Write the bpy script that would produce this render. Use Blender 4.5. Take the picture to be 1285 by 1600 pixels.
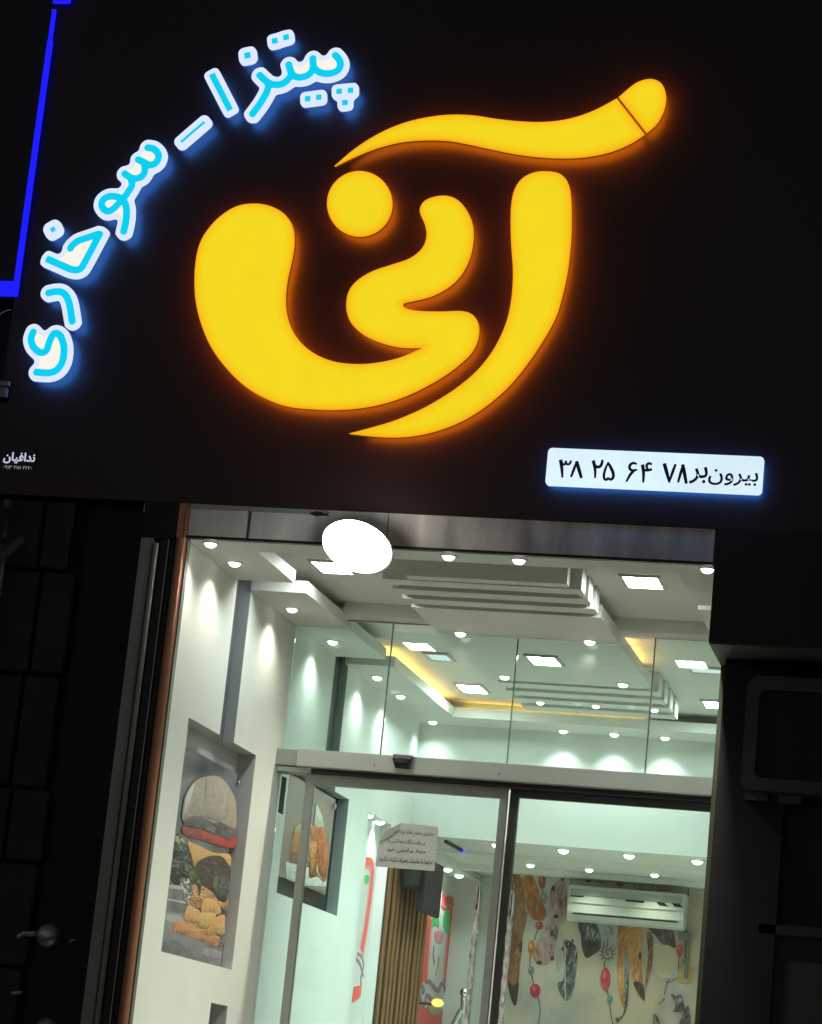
import bpy, bmesh, math, random
import numpy as np
from mathutils import Matrix, Vector
from mathutils.geometry import tessellate_polygon

random.seed(7)
S = bpy.context.scene
for o in list(bpy.data.objects):
    bpy.data.objects.remove(o)
COL = S.collection

# ------------------------------------------------------------------ camera
YAW, PITCH, ROLL, FPX = math.radians(13.528), math.radians(12.840), math.radians(5.822), 4080.0
CAM = np.array([0.0, -10.0, 1.6])
_f = np.array([-math.sin(YAW) * math.cos(PITCH), math.cos(YAW) * math.cos(PITCH), math.sin(PITCH)])
_r = np.array([math.cos(YAW), math.sin(YAW), 0.0])
_u = np.cross(_r, _f)
RGT = math.cos(ROLL) * _r + math.sin(ROLL) * _u
UPV = -math.sin(ROLL) * _r + math.cos(ROLL) * _u
cd = bpy.data.cameras.new('camera')
cd.sensor_fit = 'VERTICAL'
cd.sensor_height = 24.0
cd.lens = FPX / 1600.0 * 24.0
cd.clip_start = 0.1
cd.clip_end = 500
cam = bpy.data.objects.new('camera', cd)
COL.objects.link(cam)
m = Matrix(((RGT[0], UPV[0], -_f[0], CAM[0]), (RGT[1], UPV[1], -_f[1], CAM[1]), (RGT[2], UPV[2], -_f[2], CAM[2]), (0, 0, 0, 1)))
cam.matrix_world = m
S.camera = cam

# ------------------------------------------------------------------ night sky
W = bpy.data.worlds.new('World')
S.world = W
W.use_nodes = True
nt = W.node_tree
sky = nt.nodes.new('ShaderNodeTexSky')
sky.sky_type = 'NISHITA'
sky.sun_disc = False
sky.sun_elevation = math.radians(-3.0)
sky.sun_rotation = math.radians(200)
hs = nt.nodes.new('ShaderNodeHueSaturation'); hs.inputs['Saturation'].default_value = 0.35
nt.links.new(sky.outputs[0], hs.inputs['Color'])
nt.links.new(hs.outputs[0], nt.nodes['Background'].inputs[0])
nt.nodes['Background'].inputs[1].default_value = 0.45

S.render.engine = 'CYCLES'
S.cycles.use_denoising = True
S.cycles.max_bounces = 7
S.cycles.diffuse_bounces = 4
S.cycles.transparent_max_bounces = 16
S.cycles.caustics_reflective = False
S.cycles.caustics_refractive = False
S.cycles.sample_clamp_indirect = 4.0
S.view_settings.view_transform = 'Standard'
S.view_settings.look = 'None'
S.view_settings.exposure = 0.0
S.view_settings.gamma = 1.0
S.view_settings.use_curve_mapping = False

# ------------------------------------------------------------------ survey helpers (photo reading -> point on a known plane)
def ray(x, y):
    return _f * FPX + RGT * (x - 642.5) - UPV * (y - 800.0)
def onY(x, y, Y):
    d = ray(x, y); return CAM + d * (Y - CAM[1]) / d[1]
def onX(x, y, X):
    d = ray(x, y); return CAM + d * (X - CAM[0]) / d[0]
def onZ(x, y, Z):
    d = ray(x, y); return CAM + d * (Z - CAM[2]) / d[2]

# ------------------------------------------------------------------ object helpers
def tag(o, label=None, cat=None, group=None, kind=None):
    if label: o['label'] = label
    if cat: o['category'] = cat
    if group: o['group'] = group
    if kind: o['kind'] = kind
    return o

def thing(name, label, cat, loc=(0, 0, 0), group=None):
    o = bpy.data.objects.new(name, None)
    COL.objects.link(o)
    o.empty_display_size = 0.1
    o.location = Vector([float(v) for v in loc])
    return tag(o, label, cat, group)

def link(name, me, mat, parent=None):
    o = bpy.data.objects.new(name, me)
    COL.objects.link(o)
    if mat is not None and len(me.materials) == 0:
        me.materials.append(mat)
    if parent is not None:
        o.parent = parent
        off = Vector(parent.location)
        p = parent.parent
        while p is not None:
            off = off + Vector(p.location); p = p.parent
        o.location = -off          # meshes are written in world coordinates
    return o

class MB:
    def __init__(s):
        s.v = []; s.f = []
    def box(s, x0, x1, y0, y1, z0, z1):
        n = len(s.v)
        s.v += [(x0, y0, z0), (x1, y0, z0), (x1, y1, z0), (x0, y1, z0), (x0, y0, z1), (x1, y0, z1), (x1, y1, z1), (x0, y1, z1)]
        s.f += [tuple(n + k for k in q) for q in ((3, 2, 1, 0), (4, 5, 6, 7), (0, 1, 5, 4), (1, 2, 6, 5), (2, 3, 7, 6), (3, 0, 4, 7))]
        return s
    def quad(s, a, b, c, d):
        n = len(s.v); s.v += [tuple(map(float, p)) for p in (a, b, c, d)]; s.f.append((n, n + 1, n + 2, n + 3)); return s
    def hexa(s, p):
        n = len(s.v); s.v += [tuple(map(float, q)) for q in p]
        s.f += [tuple(n + k for k in q) for q in ((3, 2, 1, 0), (4, 5, 6, 7), (0, 1, 5, 4), (1, 2, 6, 5), (2, 3, 7, 6), (3, 0, 4, 7))]
        return s
    def tube(s, pts, r, n=10, cap=True):
        pts = [Vector([float(c) for c in p]) for p in pts]
        rs = r if isinstance(r, (list, tuple)) else [r] * len(pts)
        base = len(s.v)
        for i, p in enumerate(pts):
            t = (pts[min(i + 1, len(pts) - 1)] - pts[max(i - 1, 0)]).normalized()
            a = t.cross(Vector((0, 0, 1)))
            if a.length < 1e-3: a = t.cross(Vector((1, 0, 0)))
            a.normalize(); b = t.cross(a)
            for k in range(n):
                q = p + (a * math.cos(2 * math.pi * k / n) + b * math.sin(2 * math.pi * k / n)) * rs[i]
                s.v.append(tuple(q))
        for i in range(len(pts) - 1):
            for k in range(n):
                s.f.append((base + i * n + k, base + i * n + (k + 1) % n, base + (i + 1) * n + (k + 1) % n, base + (i + 1) * n + k))
        if cap:
            s.f.append(tuple(base + k for k in range(n))[::-1])
            s.f.append(tuple(base + (len(pts) - 1) * n + k for k in range(n)))
        return s
    def lathe(s, c, prof, n=20, axis='z'):
        """prof: list of (radius, height); axis z, y or x"""
        base = len(s.v)
        for (r, h) in prof:
            for k in range(n):
                a = 2 * math.pi * k / n; u, w = r * math.cos(a), r * math.sin(a)
                if axis == 'z': s.v.append((c[0] + u, c[1] + w, c[2] + h))
                elif axis == 'y': s.v.append((c[0] + u, c[1] + h, c[2] + w))
                else: s.v.append((c[0] + h, c[1] + u, c[2] + w))
        for i in range(len(prof) - 1):
            for k in range(n):
                s.f.append((base + i * n + k, base + i * n + (k + 1) % n, base + (i + 1) * n + (k + 1) % n, base + (i + 1) * n + k))
        s.f.append(tuple(base + k for k in range(n)))
        s.f.append(tuple(base + (len(prof) - 1) * n + k for k in range(n)))
        return s
    def mesh(s, name, smooth=False, bevel=0.0):
        me = bpy.data.meshes.new(name)
        me.from_pydata(s.v, [], s.f); me.validate()
        bm = bmesh.new(); bm.from_mesh(me)
        bmesh.ops.recalc_face_normals(bm, faces=bm.faces)
        if bevel > 0:
            bmesh.ops.bevel(bm, geom=[e for e in bm.edges], offset=bevel, segments=2, affect='EDGES', clamp_overlap=True)
        bm.to_mesh(me); bm.free()
        if smooth:
            for p in me.polygons: p.use_smooth = True
            try:
                me.set_sharp_from_angle(angle=math.radians(40))
            except Exception:
                pass
        me.update()
        return me
    def build(s, name, mat, parent=None, smooth=False, bevel=0.0):
        return link(name, s.mesh(name, smooth, bevel), mat, parent)

def bx(name, mat, parent, *b, bevel=0.0):
    return MB().box(*b).build(name, mat, parent, bevel=bevel)

# ------------------------------------------------------------------ materials
MATS = {}
def mat(name, col, rough=0.5, metal=0.0, var=0.0, scale=8.0, bump=0.0, bscale=60.0, stretch=None, spec=0.5, coat=0.0):
    if name in MATS: return MATS[name]
    M = bpy.data.materials.new(name); M.use_nodes = True
    t = M.node_tree; P = t.nodes['Principled BSDF']
    P.inputs['Base Color'].default_value = (*col, 1)
    P.inputs['Roughness'].default_value = rough
    P.inputs['Metallic'].default_value = metal
    P.inputs['Specular IOR Level'].default_value = spec
    P.inputs['Coat Weight'].default_value = coat
    if var > 0 or bump > 0:
        tc = t.nodes.new('ShaderNodeTexCoord'); mp = t.nodes.new('ShaderNodeMapping')
        t.links.new(tc.outputs['Object'], mp.inputs['Vector'])
        if stretch: mp.inputs['Scale'].default_value = stretch
        if var > 0:
            n = t.nodes.new('ShaderNodeTexNoise'); n.inputs['Scale'].default_value = scale; n.inputs['Detail'].default_value = 6
            t.links.new(mp.outputs[0], n.inputs['Vector'])
            r = t.nodes.new('ShaderNodeValToRGB')
            r.color_ramp.elements[0].position = 0.3; r.color_ramp.elements[1].position = 0.7
            r.color_ramp.elements[0].color = (*[max(0, c * (1 - var)) for c in col], 1)
            r.color_ramp.elements[1].color = (*[min(1, c * (1 + var)) for c in col], 1)
            t.links.new(n.outputs['Fac'], r.inputs[0]); t.links.new(r.outputs[0], P.inputs['Base Color'])
            mr = t.nodes.new('ShaderNodeMapRange')
            mr.inputs['To Min'].default_value = max(0.02, rough - 0.12 * min(1, var * 3)); mr.inputs['To Max'].default_value = min(1, rough + 0.12 * min(1, var * 3))
            t.links.new(n.outputs['Fac'], mr.inputs['Value']); t.links.new(mr.outputs[0], P.inputs['Roughness'])
        if bump > 0:
            n2 = t.nodes.new('ShaderNodeTexNoise'); n2.inputs['Scale'].default_value = bscale; n2.inputs['Detail'].default_value = 5
            t.links.new(mp.outputs[0], n2.inputs['Vector'])
            b = t.nodes.new('ShaderNodeBump'); b.inputs['Strength'].default_value = bump; b.inputs['Distance'].default_value = 0.01
            t.links.new(n2.outputs['Fac'], b.inputs['Height']); t.links.new(b.outputs[0], P.inputs['Normal'])
    MATS[name] = M
    return M

def emit(name, col, strength=1.0, var=0.0, scale=6.0):
    if name in MATS: return MATS[name]
    M = bpy.data.materials.new(name); M.use_nodes = True
    t = M.node_tree; t.nodes.remove(t.nodes['Principled BSDF'])
    e = t.nodes.new('ShaderNodeEmission'); e.inputs[0].default_value = (*col, 1); e.inputs[1].default_value = strength
    if var > 0:
        tc = t.nodes.new('ShaderNodeTexCoord'); n = t.nodes.new('ShaderNodeTexNoise'); n.inputs['Scale'].default_value = scale
        t.links.new(tc.outputs['Object'], n.inputs['Vector'])
        mr = t.nodes.new('ShaderNodeMapRange'); mr.inputs['To Min'].default_value = strength * (1 - var); mr.inputs['To Max'].default_value = strength * (1 + var)
        t.links.new(n.outputs['Fac'], mr.inputs['Value']); t.links.new(mr.outputs[0], e.inputs[1])
    t.links.new(e.outputs[0], t.nodes['Material Output'].inputs['Surface'])
    MATS[name] = M
    return M

def glass_mat(name, tint, refl=0.06):
    M = bpy.data.materials.new(name); M.use_nodes = True
    t = M.node_tree; t.nodes.remove(t.nodes['Principled BSDF'])
    tr = t.nodes.new('ShaderNodeBsdfTransparent'); tr.inputs[0].default_value = (*tint, 1)
    gl = t.nodes.new('ShaderNodeBsdfGlossy'); gl.inputs['Roughness'].default_value = 0.02
    lw = t.nodes.new('ShaderNodeFresnel'); lw.inputs['IOR'].default_value = 1.45
    mx = t.nodes.new('ShaderNodeMixShader')
    t.links.new(lw.outputs[0], mx.inputs[0]); t.links.new(tr.outputs[0], mx.inputs[1]); t.links.new(gl.outputs[0], mx.inputs[2])
    df = t.nodes.new('ShaderNodeBsdfDiffuse'); df.inputs[0].default_value = (.8, .82, .8, 1)
    tc = t.nodes.new('ShaderNodeTexCoord'); n = t.nodes.new('ShaderNodeTexNoise'); n.inputs['Scale'].default_value = 2.2; n.inputs['Detail'].default_value = 7; n.inputs['Distortion'].default_value = 1.2
    mp = t.nodes.new('ShaderNodeMapping'); mp.inputs['Scale'].default_value = (2.0, 1, .8); t.links.new(tc.outputs['Object'], mp.inputs['Vector']); t.links.new(mp.outputs[0], n.inputs['Vector'])
    mr = t.nodes.new('ShaderNodeMapRange'); mr.inputs['From Min'].default_value = .42; mr.inputs['From Max'].default_value = .8; mr.inputs['To Max'].default_value = .004
    t.links.new(n.outputs['Fac'], mr.inputs['Value'])
    m2 = t.nodes.new('ShaderNodeMixShader'); t.links.new(mr.outputs[0], m2.inputs[0]); t.links.new(mx.outputs[0], m2.inputs[1]); t.links.new(df.outputs[0], m2.inputs[2])
    t.links.new(m2.outputs[0], t.nodes['Material Output'].inputs['Surface'])
    MATS[name] = M
    return M

M_fascia = mat('dark_brown_composite_panel', (0.026, 0.0105, 0.012), 0.40, 0.0, 0.12, 3.0, 0.02, 300)
M_bronze = mat('letter_return_bronze', (0.020, 0.012, 0.008), 0.5)
M_return_blue = emit('letter_side_blue', (0.05, 0.17, 0.60), 0.55)
M_wall = mat('painted_plaster_white', (0.80, 0.825, 0.735), 0.62, 0, 0.025, 5.0, 0.04, 220)
M_wall_in = mat('painted_plaster_interior', (0.78, 0.815, 0.765), 0.62, 0, 0.025, 5.0, 0.04, 220)
M_ceil = mat('ceiling_paint', (0.80, 0.80, 0.735), 0.7, 0, 0.03, 4.0, 0.03, 200)
M_soffit = mat('soffit_board_paint', (0.81, 0.815, 0.755), 0.6, 0, 0.03, 4.0, 0.03, 200)
M_groove = mat('groove_grey_paint', (0.40, 0.44, 0.43), 0.6, 0, 0.08, 6)
M_groove_dark = mat('groove_dark_grey_paint', (0.10, 0.115, 0.115), 0.6, 0, 0.08, 6)  # dark grey paint on the back of the wall grooves
M_niche_dark = mat('niche_charcoal', (0.014, 0.0145, 0.016), 0.45, 0, 0.15, 6)
M_niche_grey = mat('niche_grey', (0.56, 0.575, 0.56), 0.4, 0, 0.06, 4)
M_black = mat('black_plastic', (0.012, 0.012, 0.013), 0.4, 0, 0.1, 20)
M_alu = mat('door_aluminium', (0.42, 0.45, 0.41), 0.38, 0.7, 0.06, 5, stretch=(1, 1, 12))
M_alu_dark = mat('dark_aluminium', (0.10, 0.11, 0.10), 0.4, 0.6, 0.1, 6)
M_operator = mat('operator_cover_satin', (0.55, 0.57, 0.50), 0.42, 0.35, 0.04, 4)
M_steel = mat('brushed_steel', (0.82, 0.83, 0.75), 0.30, 0.15, 0.14, 5, 0.03, 90, stretch=(3, 1, 0.6))
M_chrome = mat('chrome', (0.75, 0.76, 0.78), 0.08, 1.0)
M_copper = mat('copper_brown_jamb', (0.58, 0.27, 0.155), 0.30, 0.25, 0.15, 4, stretch=(2, 2, 0.4))
M_rail = mat('shutter_rail_grey', (0.34, 0.37, 0.33), 0.42, 0.4, 0.15, 6, stretch=(2, 2, 0.3))
M_rail_olive = mat('rail_olive_film', (0.06, 0.07, 0.045), 0.4, 0.2, 0.15, 5)
M_shutter = mat('black_shutter', (0.010, 0.010, 0.012), 0.6, 0, 0.2, 9)
M_stone = mat('dark_stone', (0.042, 0.036, 0.036), 0.75, 0, 0.3, 9, 0.3, 40)
M_mortar = mat('stone_joint', (0.024, 0.021, 0.021), 0.9)
M_door_brown = mat('dark_brown_door', (0.035, 0.027, 0.025), 0.5, 0, 0.2, 6)
M_grey_metal = mat('weathered_grey_metal', (0.09, 0.085, 0.08), 0.5, 0.2, 0.2, 8, 0.1, 60)
M_paper = mat('taped_paper', (0.66, 0.68, 0.62), 0.75, 0, 0.05, 12)
M_ink = mat('black_ink', (0.012, 0.012, 0.012), 0.7)
M_asphalt = mat('asphalt', (0.05, 0.05, 0.05), 0.85, 0, 0.25, 12, 0.4, 80)
M_tile = mat('floor_tile', (0.72, 0.71, 0.66), 0.3, 0, 0.08, 6)
M_ac = mat('ac_plastic', (0.62, 0.64, 0.57), 0.4, 0, 0.03, 6)
M_glass = glass_mat('tinted_green_glass', (0.865, 0.965, 0.935))
M_glass_edge = mat('glass_joint_edge', (0.06, 0.09, 0.08), 0.3)
M_acrylic_clear = mat('acrylic_standoff', (0.7, 0.72, 0.74), 0.1, 0.8)
M_dome = emit('spot_dome_glow', (1.0, 0.98, 0.90), 4.0)
M_panel_glow = emit('led_panel_glow', (0.92, 1.0, 1.0), 72.0)
M_panel_dim = emit('led_panel_soft_glow', (0.86, 1.0, 0.97), 0.95)
M_oval = emit('oval_lamp_glow', (1.0, 0.99, 0.93), 45.0)
M_cove = emit('cove_orange_glow', (1.0, 0.50, 0.14), 15.0)
M_trim = mat('spot_trim_white', (0.6, 0.6, 0.57), 0.4)

# ------------------------------------------------------------------ 2-D outline tools
def catmull(pts, closed=True, n=6, corners=()):
    """smooth curve through pts; indices in corners stay sharp"""
    P = [np.array(p, float) for p in pts]; N = len(P); out = []
    rng = N if closed else N - 1
    for i in range(rng):
        p1, p2 = P[i], P[(i + 1) % N]
        p0 = P[i - 1] if (closed or i > 0) else p1
        p3 = P[(i + 2) % N] if (closed or i + 2 < N) else p2
        if i in corners: p0 = p1
        if (i + 1) % N in corners: p3 = p2
        for k in range(n):
            t = k / n
            out.append(0.5 * ((2 * p1) + (-p0 + p2) * t + (2 * p0 - 5 * p1 + 4 * p2 - p3) * t * t + (-p0 + 3 * p1 - 3 * p2 + p3) * t ** 3))
    if not closed: out.append(P[-1])
    return [tuple(p) for p in out]

def seg_dist(G, a, b):
    d = b - a; L = d @ d
    t = np.clip(((G - a) @ d) / max(L, 1e-12), 0, 1)
    return np.hypot(*(G - a - t[:, None] * d).T)

def poly_sdf(G, polys):
    """negative inside (even-odd)"""
    D = np.full(len(G), 1e9); inside = np.zeros(len(G), bool)
    for poly in polys:
        A = np.array(poly); B = np.roll(A, -1, 0)
        for a, b in zip(A, B):
            D = np.minimum(D, seg_dist(G, a, b))
            c = ((a[1] > G[:, 1]) != (b[1] > G[:, 1]))
            if c.any():
                xx = (b[0] - a[0]) * (G[:, 1] - a[1]) / ((b[1] - a[1]) or 1e-12) + a[0]
                inside ^= c & (G[:, 0] < xx)
    return np.where(inside, -D, D)

def grid(lo, hi, h):
    xs = np.arange(lo[0], hi[0] + h, h); ys = np.arange(lo[1], hi[1] + h, h)
    X, Y = np.meshgrid(xs, ys, indexing='ij')
    return xs, ys, np.stack([X.ravel(), Y.ravel()], 1)

def contours(xs, ys, F, level=0.0):
    """marching squares: closed outlines of F < level"""
    F = F.reshape(len(xs), len(ys)) - level
    F = np.where(np.abs(F) < 1e-9, 1e-9, F)
    pts = {}; nxt = {}
    def ept(i, j, k):
        key = (i, j, k)
        if key not in pts:
            if k == 0:
                a, b = F[i, j], F[i + 1, j]; t = a / (a - b); pts[key] = (xs[i] + t * (xs[i + 1] - xs[i]), ys[j])
            else:
                a, b = F[i, j], F[i, j + 1]; t = a / (a - b); pts[key] = (xs[i], ys[j] + t * (ys[j + 1] - ys[j]))
        return key
    Sg = F < 0
    mixd = Sg[:-1, :-1].astype(int) + Sg[1:, :-1] + Sg[1:, 1:] + Sg[:-1, 1:]
    adj = {}
    for i, j in zip(*np.nonzero((mixd > 0) & (mixd < 4))):
        e = []
        if Sg[i, j] != Sg[i + 1, j]: e.append(ept(i, j, 0))
        if Sg[i + 1, j] != Sg[i + 1, j + 1]: e.append(ept(i + 1, j, 1))
        if Sg[i, j + 1] != Sg[i + 1, j + 1]: e.append(ept(i, j + 1, 0))
        if Sg[i, j] != Sg[i, j + 1]: e.append(ept(i, j, 1))
        pairs = [(e[0], e[1])] if len(e) == 2 else [(e[0], e[1]), (e[2], e[3])]
        for a, b in pairs:
            adj.setdefault(a, []).append(b); adj.setdefault(b, []).append(a)
    seen = set(); out = []
    for s in adj:
        if s in seen: continue
        loop = [s]; seen.add(s); cur = s
        while True:
            n = [q for q in adj[cur] if q not in seen]
            if not n: break
            cur = n[0]; seen.add(cur); loop.append(cur)
        P = [pts[k] for k in loop]
        if len(P) > 6: out.append(simplify(P))
    return out

def simplify(P, tol=0.0004):
    A = np.array(P); keep = [0]
    i = 0; N = len(A)
    while i < N - 1:
        j = min(i + 2, N - 1); last = i + 1
        while j < N and j - i < 14:
            if j - i > 1 and max(seg_dist(A[i + 1:j], A[i], A[j])) > tol: break
            last = j; j += 1
        keep.append(last); i = last
    return [tuple(A[k]) for k in keep]

def area(p):
    A = np.array(p); B = np.roll(A, -1, 0); return 0.5 * float((A[:, 0] * B[:, 1] - B[:, 0] * A[:, 1]).sum())

def pip(p, poly):
    c = False; n = len(poly)
    for i in range(n):
        a, b = poly[i], poly[i - 1]
        if (a[1] > p[1]) != (b[1] > p[1]) and p[0] < (b[0] - a[0]) * (p[1] - a[1]) / ((b[1] - a[1]) or 1e-12) + a[0]: c = not c
    return c

def tess(outs):
    """triangles of several outlines, holes kept with the outline round them"""
    base = [0]
    for o in outs: base.append(base[-1] + len(o))
    dep = [sum(1 for j, q in enumerate(outs) if j != i and pip(o[0], q)) for i, o in enumerate(outs)]
    tris = []
    for i, o in enumerate(outs):
        if dep[i] % 2: continue
        grp = [i] + [j for j, q in enumerate(outs) if dep[j] == dep[i] + 1 and pip(q[0], o)]
        idx = [base[j] + k for j in grp for k in range(len(outs[j]))]
        for t in tessellate_polygon([[Vector((p[0], p[1], 0)) for p in outs[j]] for j in grp]): tris.append(tuple(idx[k] for k in t))
    return tris

def slab_geo(outs, place, d0, d1, side=True, back=True):
    """closed outlines in (u,v) -> verts, faces; place(u,v,d) gives the world point; d0 front, d1 back"""
    outs = [list(o) for o in outs]
    flat = [p for o in outs for p in o]
    tris = tess(outs)
    v = [tuple(map(float, place(p[0], p[1], d0))) for p in flat]; n = len(flat)
    f = [tuple(t) for t in tris]
    if side or back:
        v += [tuple(map(float, place(p[0], p[1], d1))) for p in flat]
        if back: f += [tuple(n + k for k in reversed(t)) for t in tris]
        b = 0
        for o in outs:
            L = len(o)
            for k in range(L):
                f.append((b + k, b + (k + 1) % L, n + b + (k + 1) % L, n + b + k))
            b += L
    return v, f

def slab(name, outs, place, d0, d1, material, parent=None, side=True):
    v, f = slab_geo(outs, place, d0, d1, side)
    mb = MB(); mb.v = v; mb.f = f
    return mb.build(name, material, parent)

FAC = lambda u, v, d: (u, d, v)                 # facade-parallel plane: d is Y
def pxY(pts, Y, off=(0, 0), sc=1.0):            # outline read from the photo, laid on the plane Y
    r = []
    for x, y in pts:
        p = onY(off[0] + x / sc, off[1] + y / sc, Y); r.append((p[0], p[2]))
    return r
LFT = lambda u, v, d: (d, u, v)                 # left-wall-parallel plane: d is X, u is Y
def pxX(pts, X, off=(0, 0), sc=1.0):
    r = []
    for x, y in pts:
        p = onX(off[0] + x / sc, off[1] + y / sc, X); r.append((p[1], p[2]))
    return r

def stroke_poly(pts, w):
    """flat ribbon outline around a polyline (butt ends)"""
    P = [np.array(p, float) for p in pts]; L = []; R = []
    ws = w if isinstance(w, (list, tuple)) else [w] * len(P)
    for i, p in enumerate(P):
        t = P[min(i + 1, len(P) - 1)] - P[max(i - 1, 0)]; t = t / (np.hypot(*t) or 1); nrm = np.array([-t[1], t[0]])
        L.append(tuple(p + nrm * ws[i] / 2)); R.append(tuple(p - nrm * ws[i] / 2))
    return L + R[::-1]

def ellipse(cx, cy, rx, ry, n=28, rot=0.0):
    c, s = math.cos(rot), math.sin(rot)
    return [(cx + rx * math.cos(a) * c - ry * math.sin(a) * s, cy + rx * math.cos(a) * s + ry * math.sin(a) * c) for a in [2 * math.pi * k / n for k in range(n)]]

# ------------------------------------------------------------------ writing (built-in font, joined letter forms)
FORMS = {'ب': (0xFE8F, 4), 'ی': (0xFBFC, 4), 'ر': (0xFEAD, 2), 'و': (0xFEED, 2), 'ن': (0xFEE5, 4), 'ا': (0xFE8D, 2), 'د': (0xFEA9, 2), 'ف': (0xFED1, 4), 'م': (0xFEE1, 4), 'ش': (0xFEB5, 4), 'ت': (0xFE95, 4), 'س': (0xFEB1, 4), 'ح': (0xFEA1, 4), 'ط': (0xFEC1, 4), 'ع': (0xFEC9, 4), 'ل': (0xFEDD, 4), 'ج': (0xFE9D, 4), 'ه': (0xFEE9, 4), 'ک': (0xFB8E, 4), 'خ': (0xFEA5, 4), 'ظ': (0xFEC5, 4), 'لا': (0xFEFB, 2)}
def shape(s):
    toks = []; i = 0
    while i < len(s):
        if s[i:i + 2] == 'لا': toks.append('لا'); i += 2
        else: toks.append(s[i]); i += 1
    out = []
    for i, t in enumerate(toks):
        if t == '\u200c': continue
        if t not in FORMS: out.append(t); continue
        b, n = FORMS[t]
        prev = i > 0 and toks[i - 1] in FORMS and FORMS[toks[i - 1]][1] == 4
        nx = n == 4 and i + 1 < len(toks) and toks[i + 1] in FORMS
        out.append(chr(b + (3 if prev and nx else 1 if prev else 2 if nx else 0)))
    # numbers keep their own left-to-right order
    r = []; num = ''
    for ch in out:
        if '\u06f0' <= ch <= '\u06f9': num += ch
        else:
            if num: r.append(num); num = ''
            r.append(ch)
    if num: r.append(num)
    return ''.join(reversed(r))

def text_mesh(body, bold=0.0):
    c = bpy.data.curves.new('writing', 'FONT'); c.body = body; c.offset = bold; c.resolution_u = 3
    o = bpy.data.objects.new('writing', c); COL.objects.link(o)
    bpy.context.view_layer.update()
    dg = bpy.context.evaluated_depsgraph_get()
    me = bpy.data.meshes.new_from_object(o.evaluated_get(dg))
    bpy.data.objects.remove(o); bpy.data.curves.remove(c)
    return me

def write(name, body, quad, Y, material, parent, bold=0.0):
    """lay a line of writing in the world rectangle quad = (x0, x1, z0, z1) on the plane Y"""
    me = text_mesh(body, bold)
    xs = [v.co.x for v in me.vertices]; ys = [v.co.y for v in me.vertices]
    x0, x1, z0, z1 = quad
    for v in me.vertices:
        u = (v.co.x - min(xs)) / (max(xs) - min(xs)); w = (v.co.y - min(ys)) / (max(ys) - min(ys))
        v.co = (x0 + u * (x1 - x0), Y, z0 + w * (z1 - z0))
    me.materials.clear()
    return link(name, me, material, parent)

# ================================================================== SETTING
g = MB().box(-30, 30, -30, -0.6, -0.2, 0.0).build('ground', M_asphalt); tag(g, 'dark asphalt street in front of the shop', 'ground', kind='structure')
g = MB().box(-30, 30, -0.6, 0.6, -0.2, 0.15).box(-3.35, -1.1, 0.0, 0.25, 0.15, 0.30).build('pavement', mat('pavement_stone', (0.42, 0.41, 0.38), 0.7, 0, 0.15, 6)); tag(g, 'pavement and step below the shop door', 'pavement', kind='structure')
g = MB().box(-5.0, 0.6, 0.6, 7.6, -0.2, 0.45).box(-3.35, -1.1, 0.25, 0.6, 0.15, 0.45).build('shop_floor', M_tile); tag(g, 'pale tiled shop floor', 'floor', kind='structure')

XW, ZS, ZC, YG, YB, YM = -3.35, 3.79, 3.895, 1.82, 4.70, 6.26   # left wall, soffit, ceiling, glass, bulkhead, mural wall

def holed_wall(ys, zs, holes, X, name, mfront, depth_mats):
    """left wall facing +X with rectangular recesses: holes = (y0,y1,z0,z1,depth,material index)"""
    ys = sorted(set(ys + [h[0] for h in holes] + [h[1] for h in holes])); zs = sorted(set(zs + [h[2] for h in holes] + [h[3] for h in holes]))
    v = []; f = []; mi = []
    def q(a, b, c, d, k):
        n = len(v); v.extend([a, b, c, d]); f.append((n, n + 1, n + 2, n + 3)); mi.append(k)
    def hole_at(y, z):
        for h in holes:
            if h[0] < y < h[1] and h[2] < z < h[3]: return h
        return None
    for i in range(len(ys) - 1):
        for j in range(len(zs) - 1):
            y0, y1, z0, z1 = ys[i], ys[i + 1], zs[j], zs[j + 1]
            h = hole_at((y0 + y1) / 2, (z0 + z1) / 2)
            x = X - (h[4] if h else 0); k = h[5] if h else 0
            q((x, y0, z0), (x, y1, z0), (x, y1, z1), (x, y0, z1), k)
            def dep(y, z):
                if not (ys[0] < y < ys[-1] and zs[0] < z < zs[-1]): return None
                hh = hole_at(y, z); return X - (hh[4] if hh else 0)
            e = 1e-4
            for (yy, zz, a, b) in ((y0 - e, (z0 + z1) / 2, (y0, z0), (y0, z1)), (y1 + e, (z0 + z1) / 2, (y1, z0), (y1, z1)), ((y0 + y1) / 2, z0 - e, (y0, z0), (y1, z0)), ((y0 + y1) / 2, z1 + e, (y0, z1), (y1, z1))):
                xo = dep(yy, zz)
                if xo is not None and xo > x + 1e-6:
                    q((x, *a), (x, *b), (xo, *b), (xo, *a), h[6] if len(h) > 6 else 0)
    me = bpy.data.meshes.new(name); me.from_pydata(v, [], f)
    for mm in [mfront] + depth_mats: me.materials.append(mm)
    for p, k in zip(me.polygons, mi): p.material_index = k
    me.update()
    return link(name, me, None)

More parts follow.
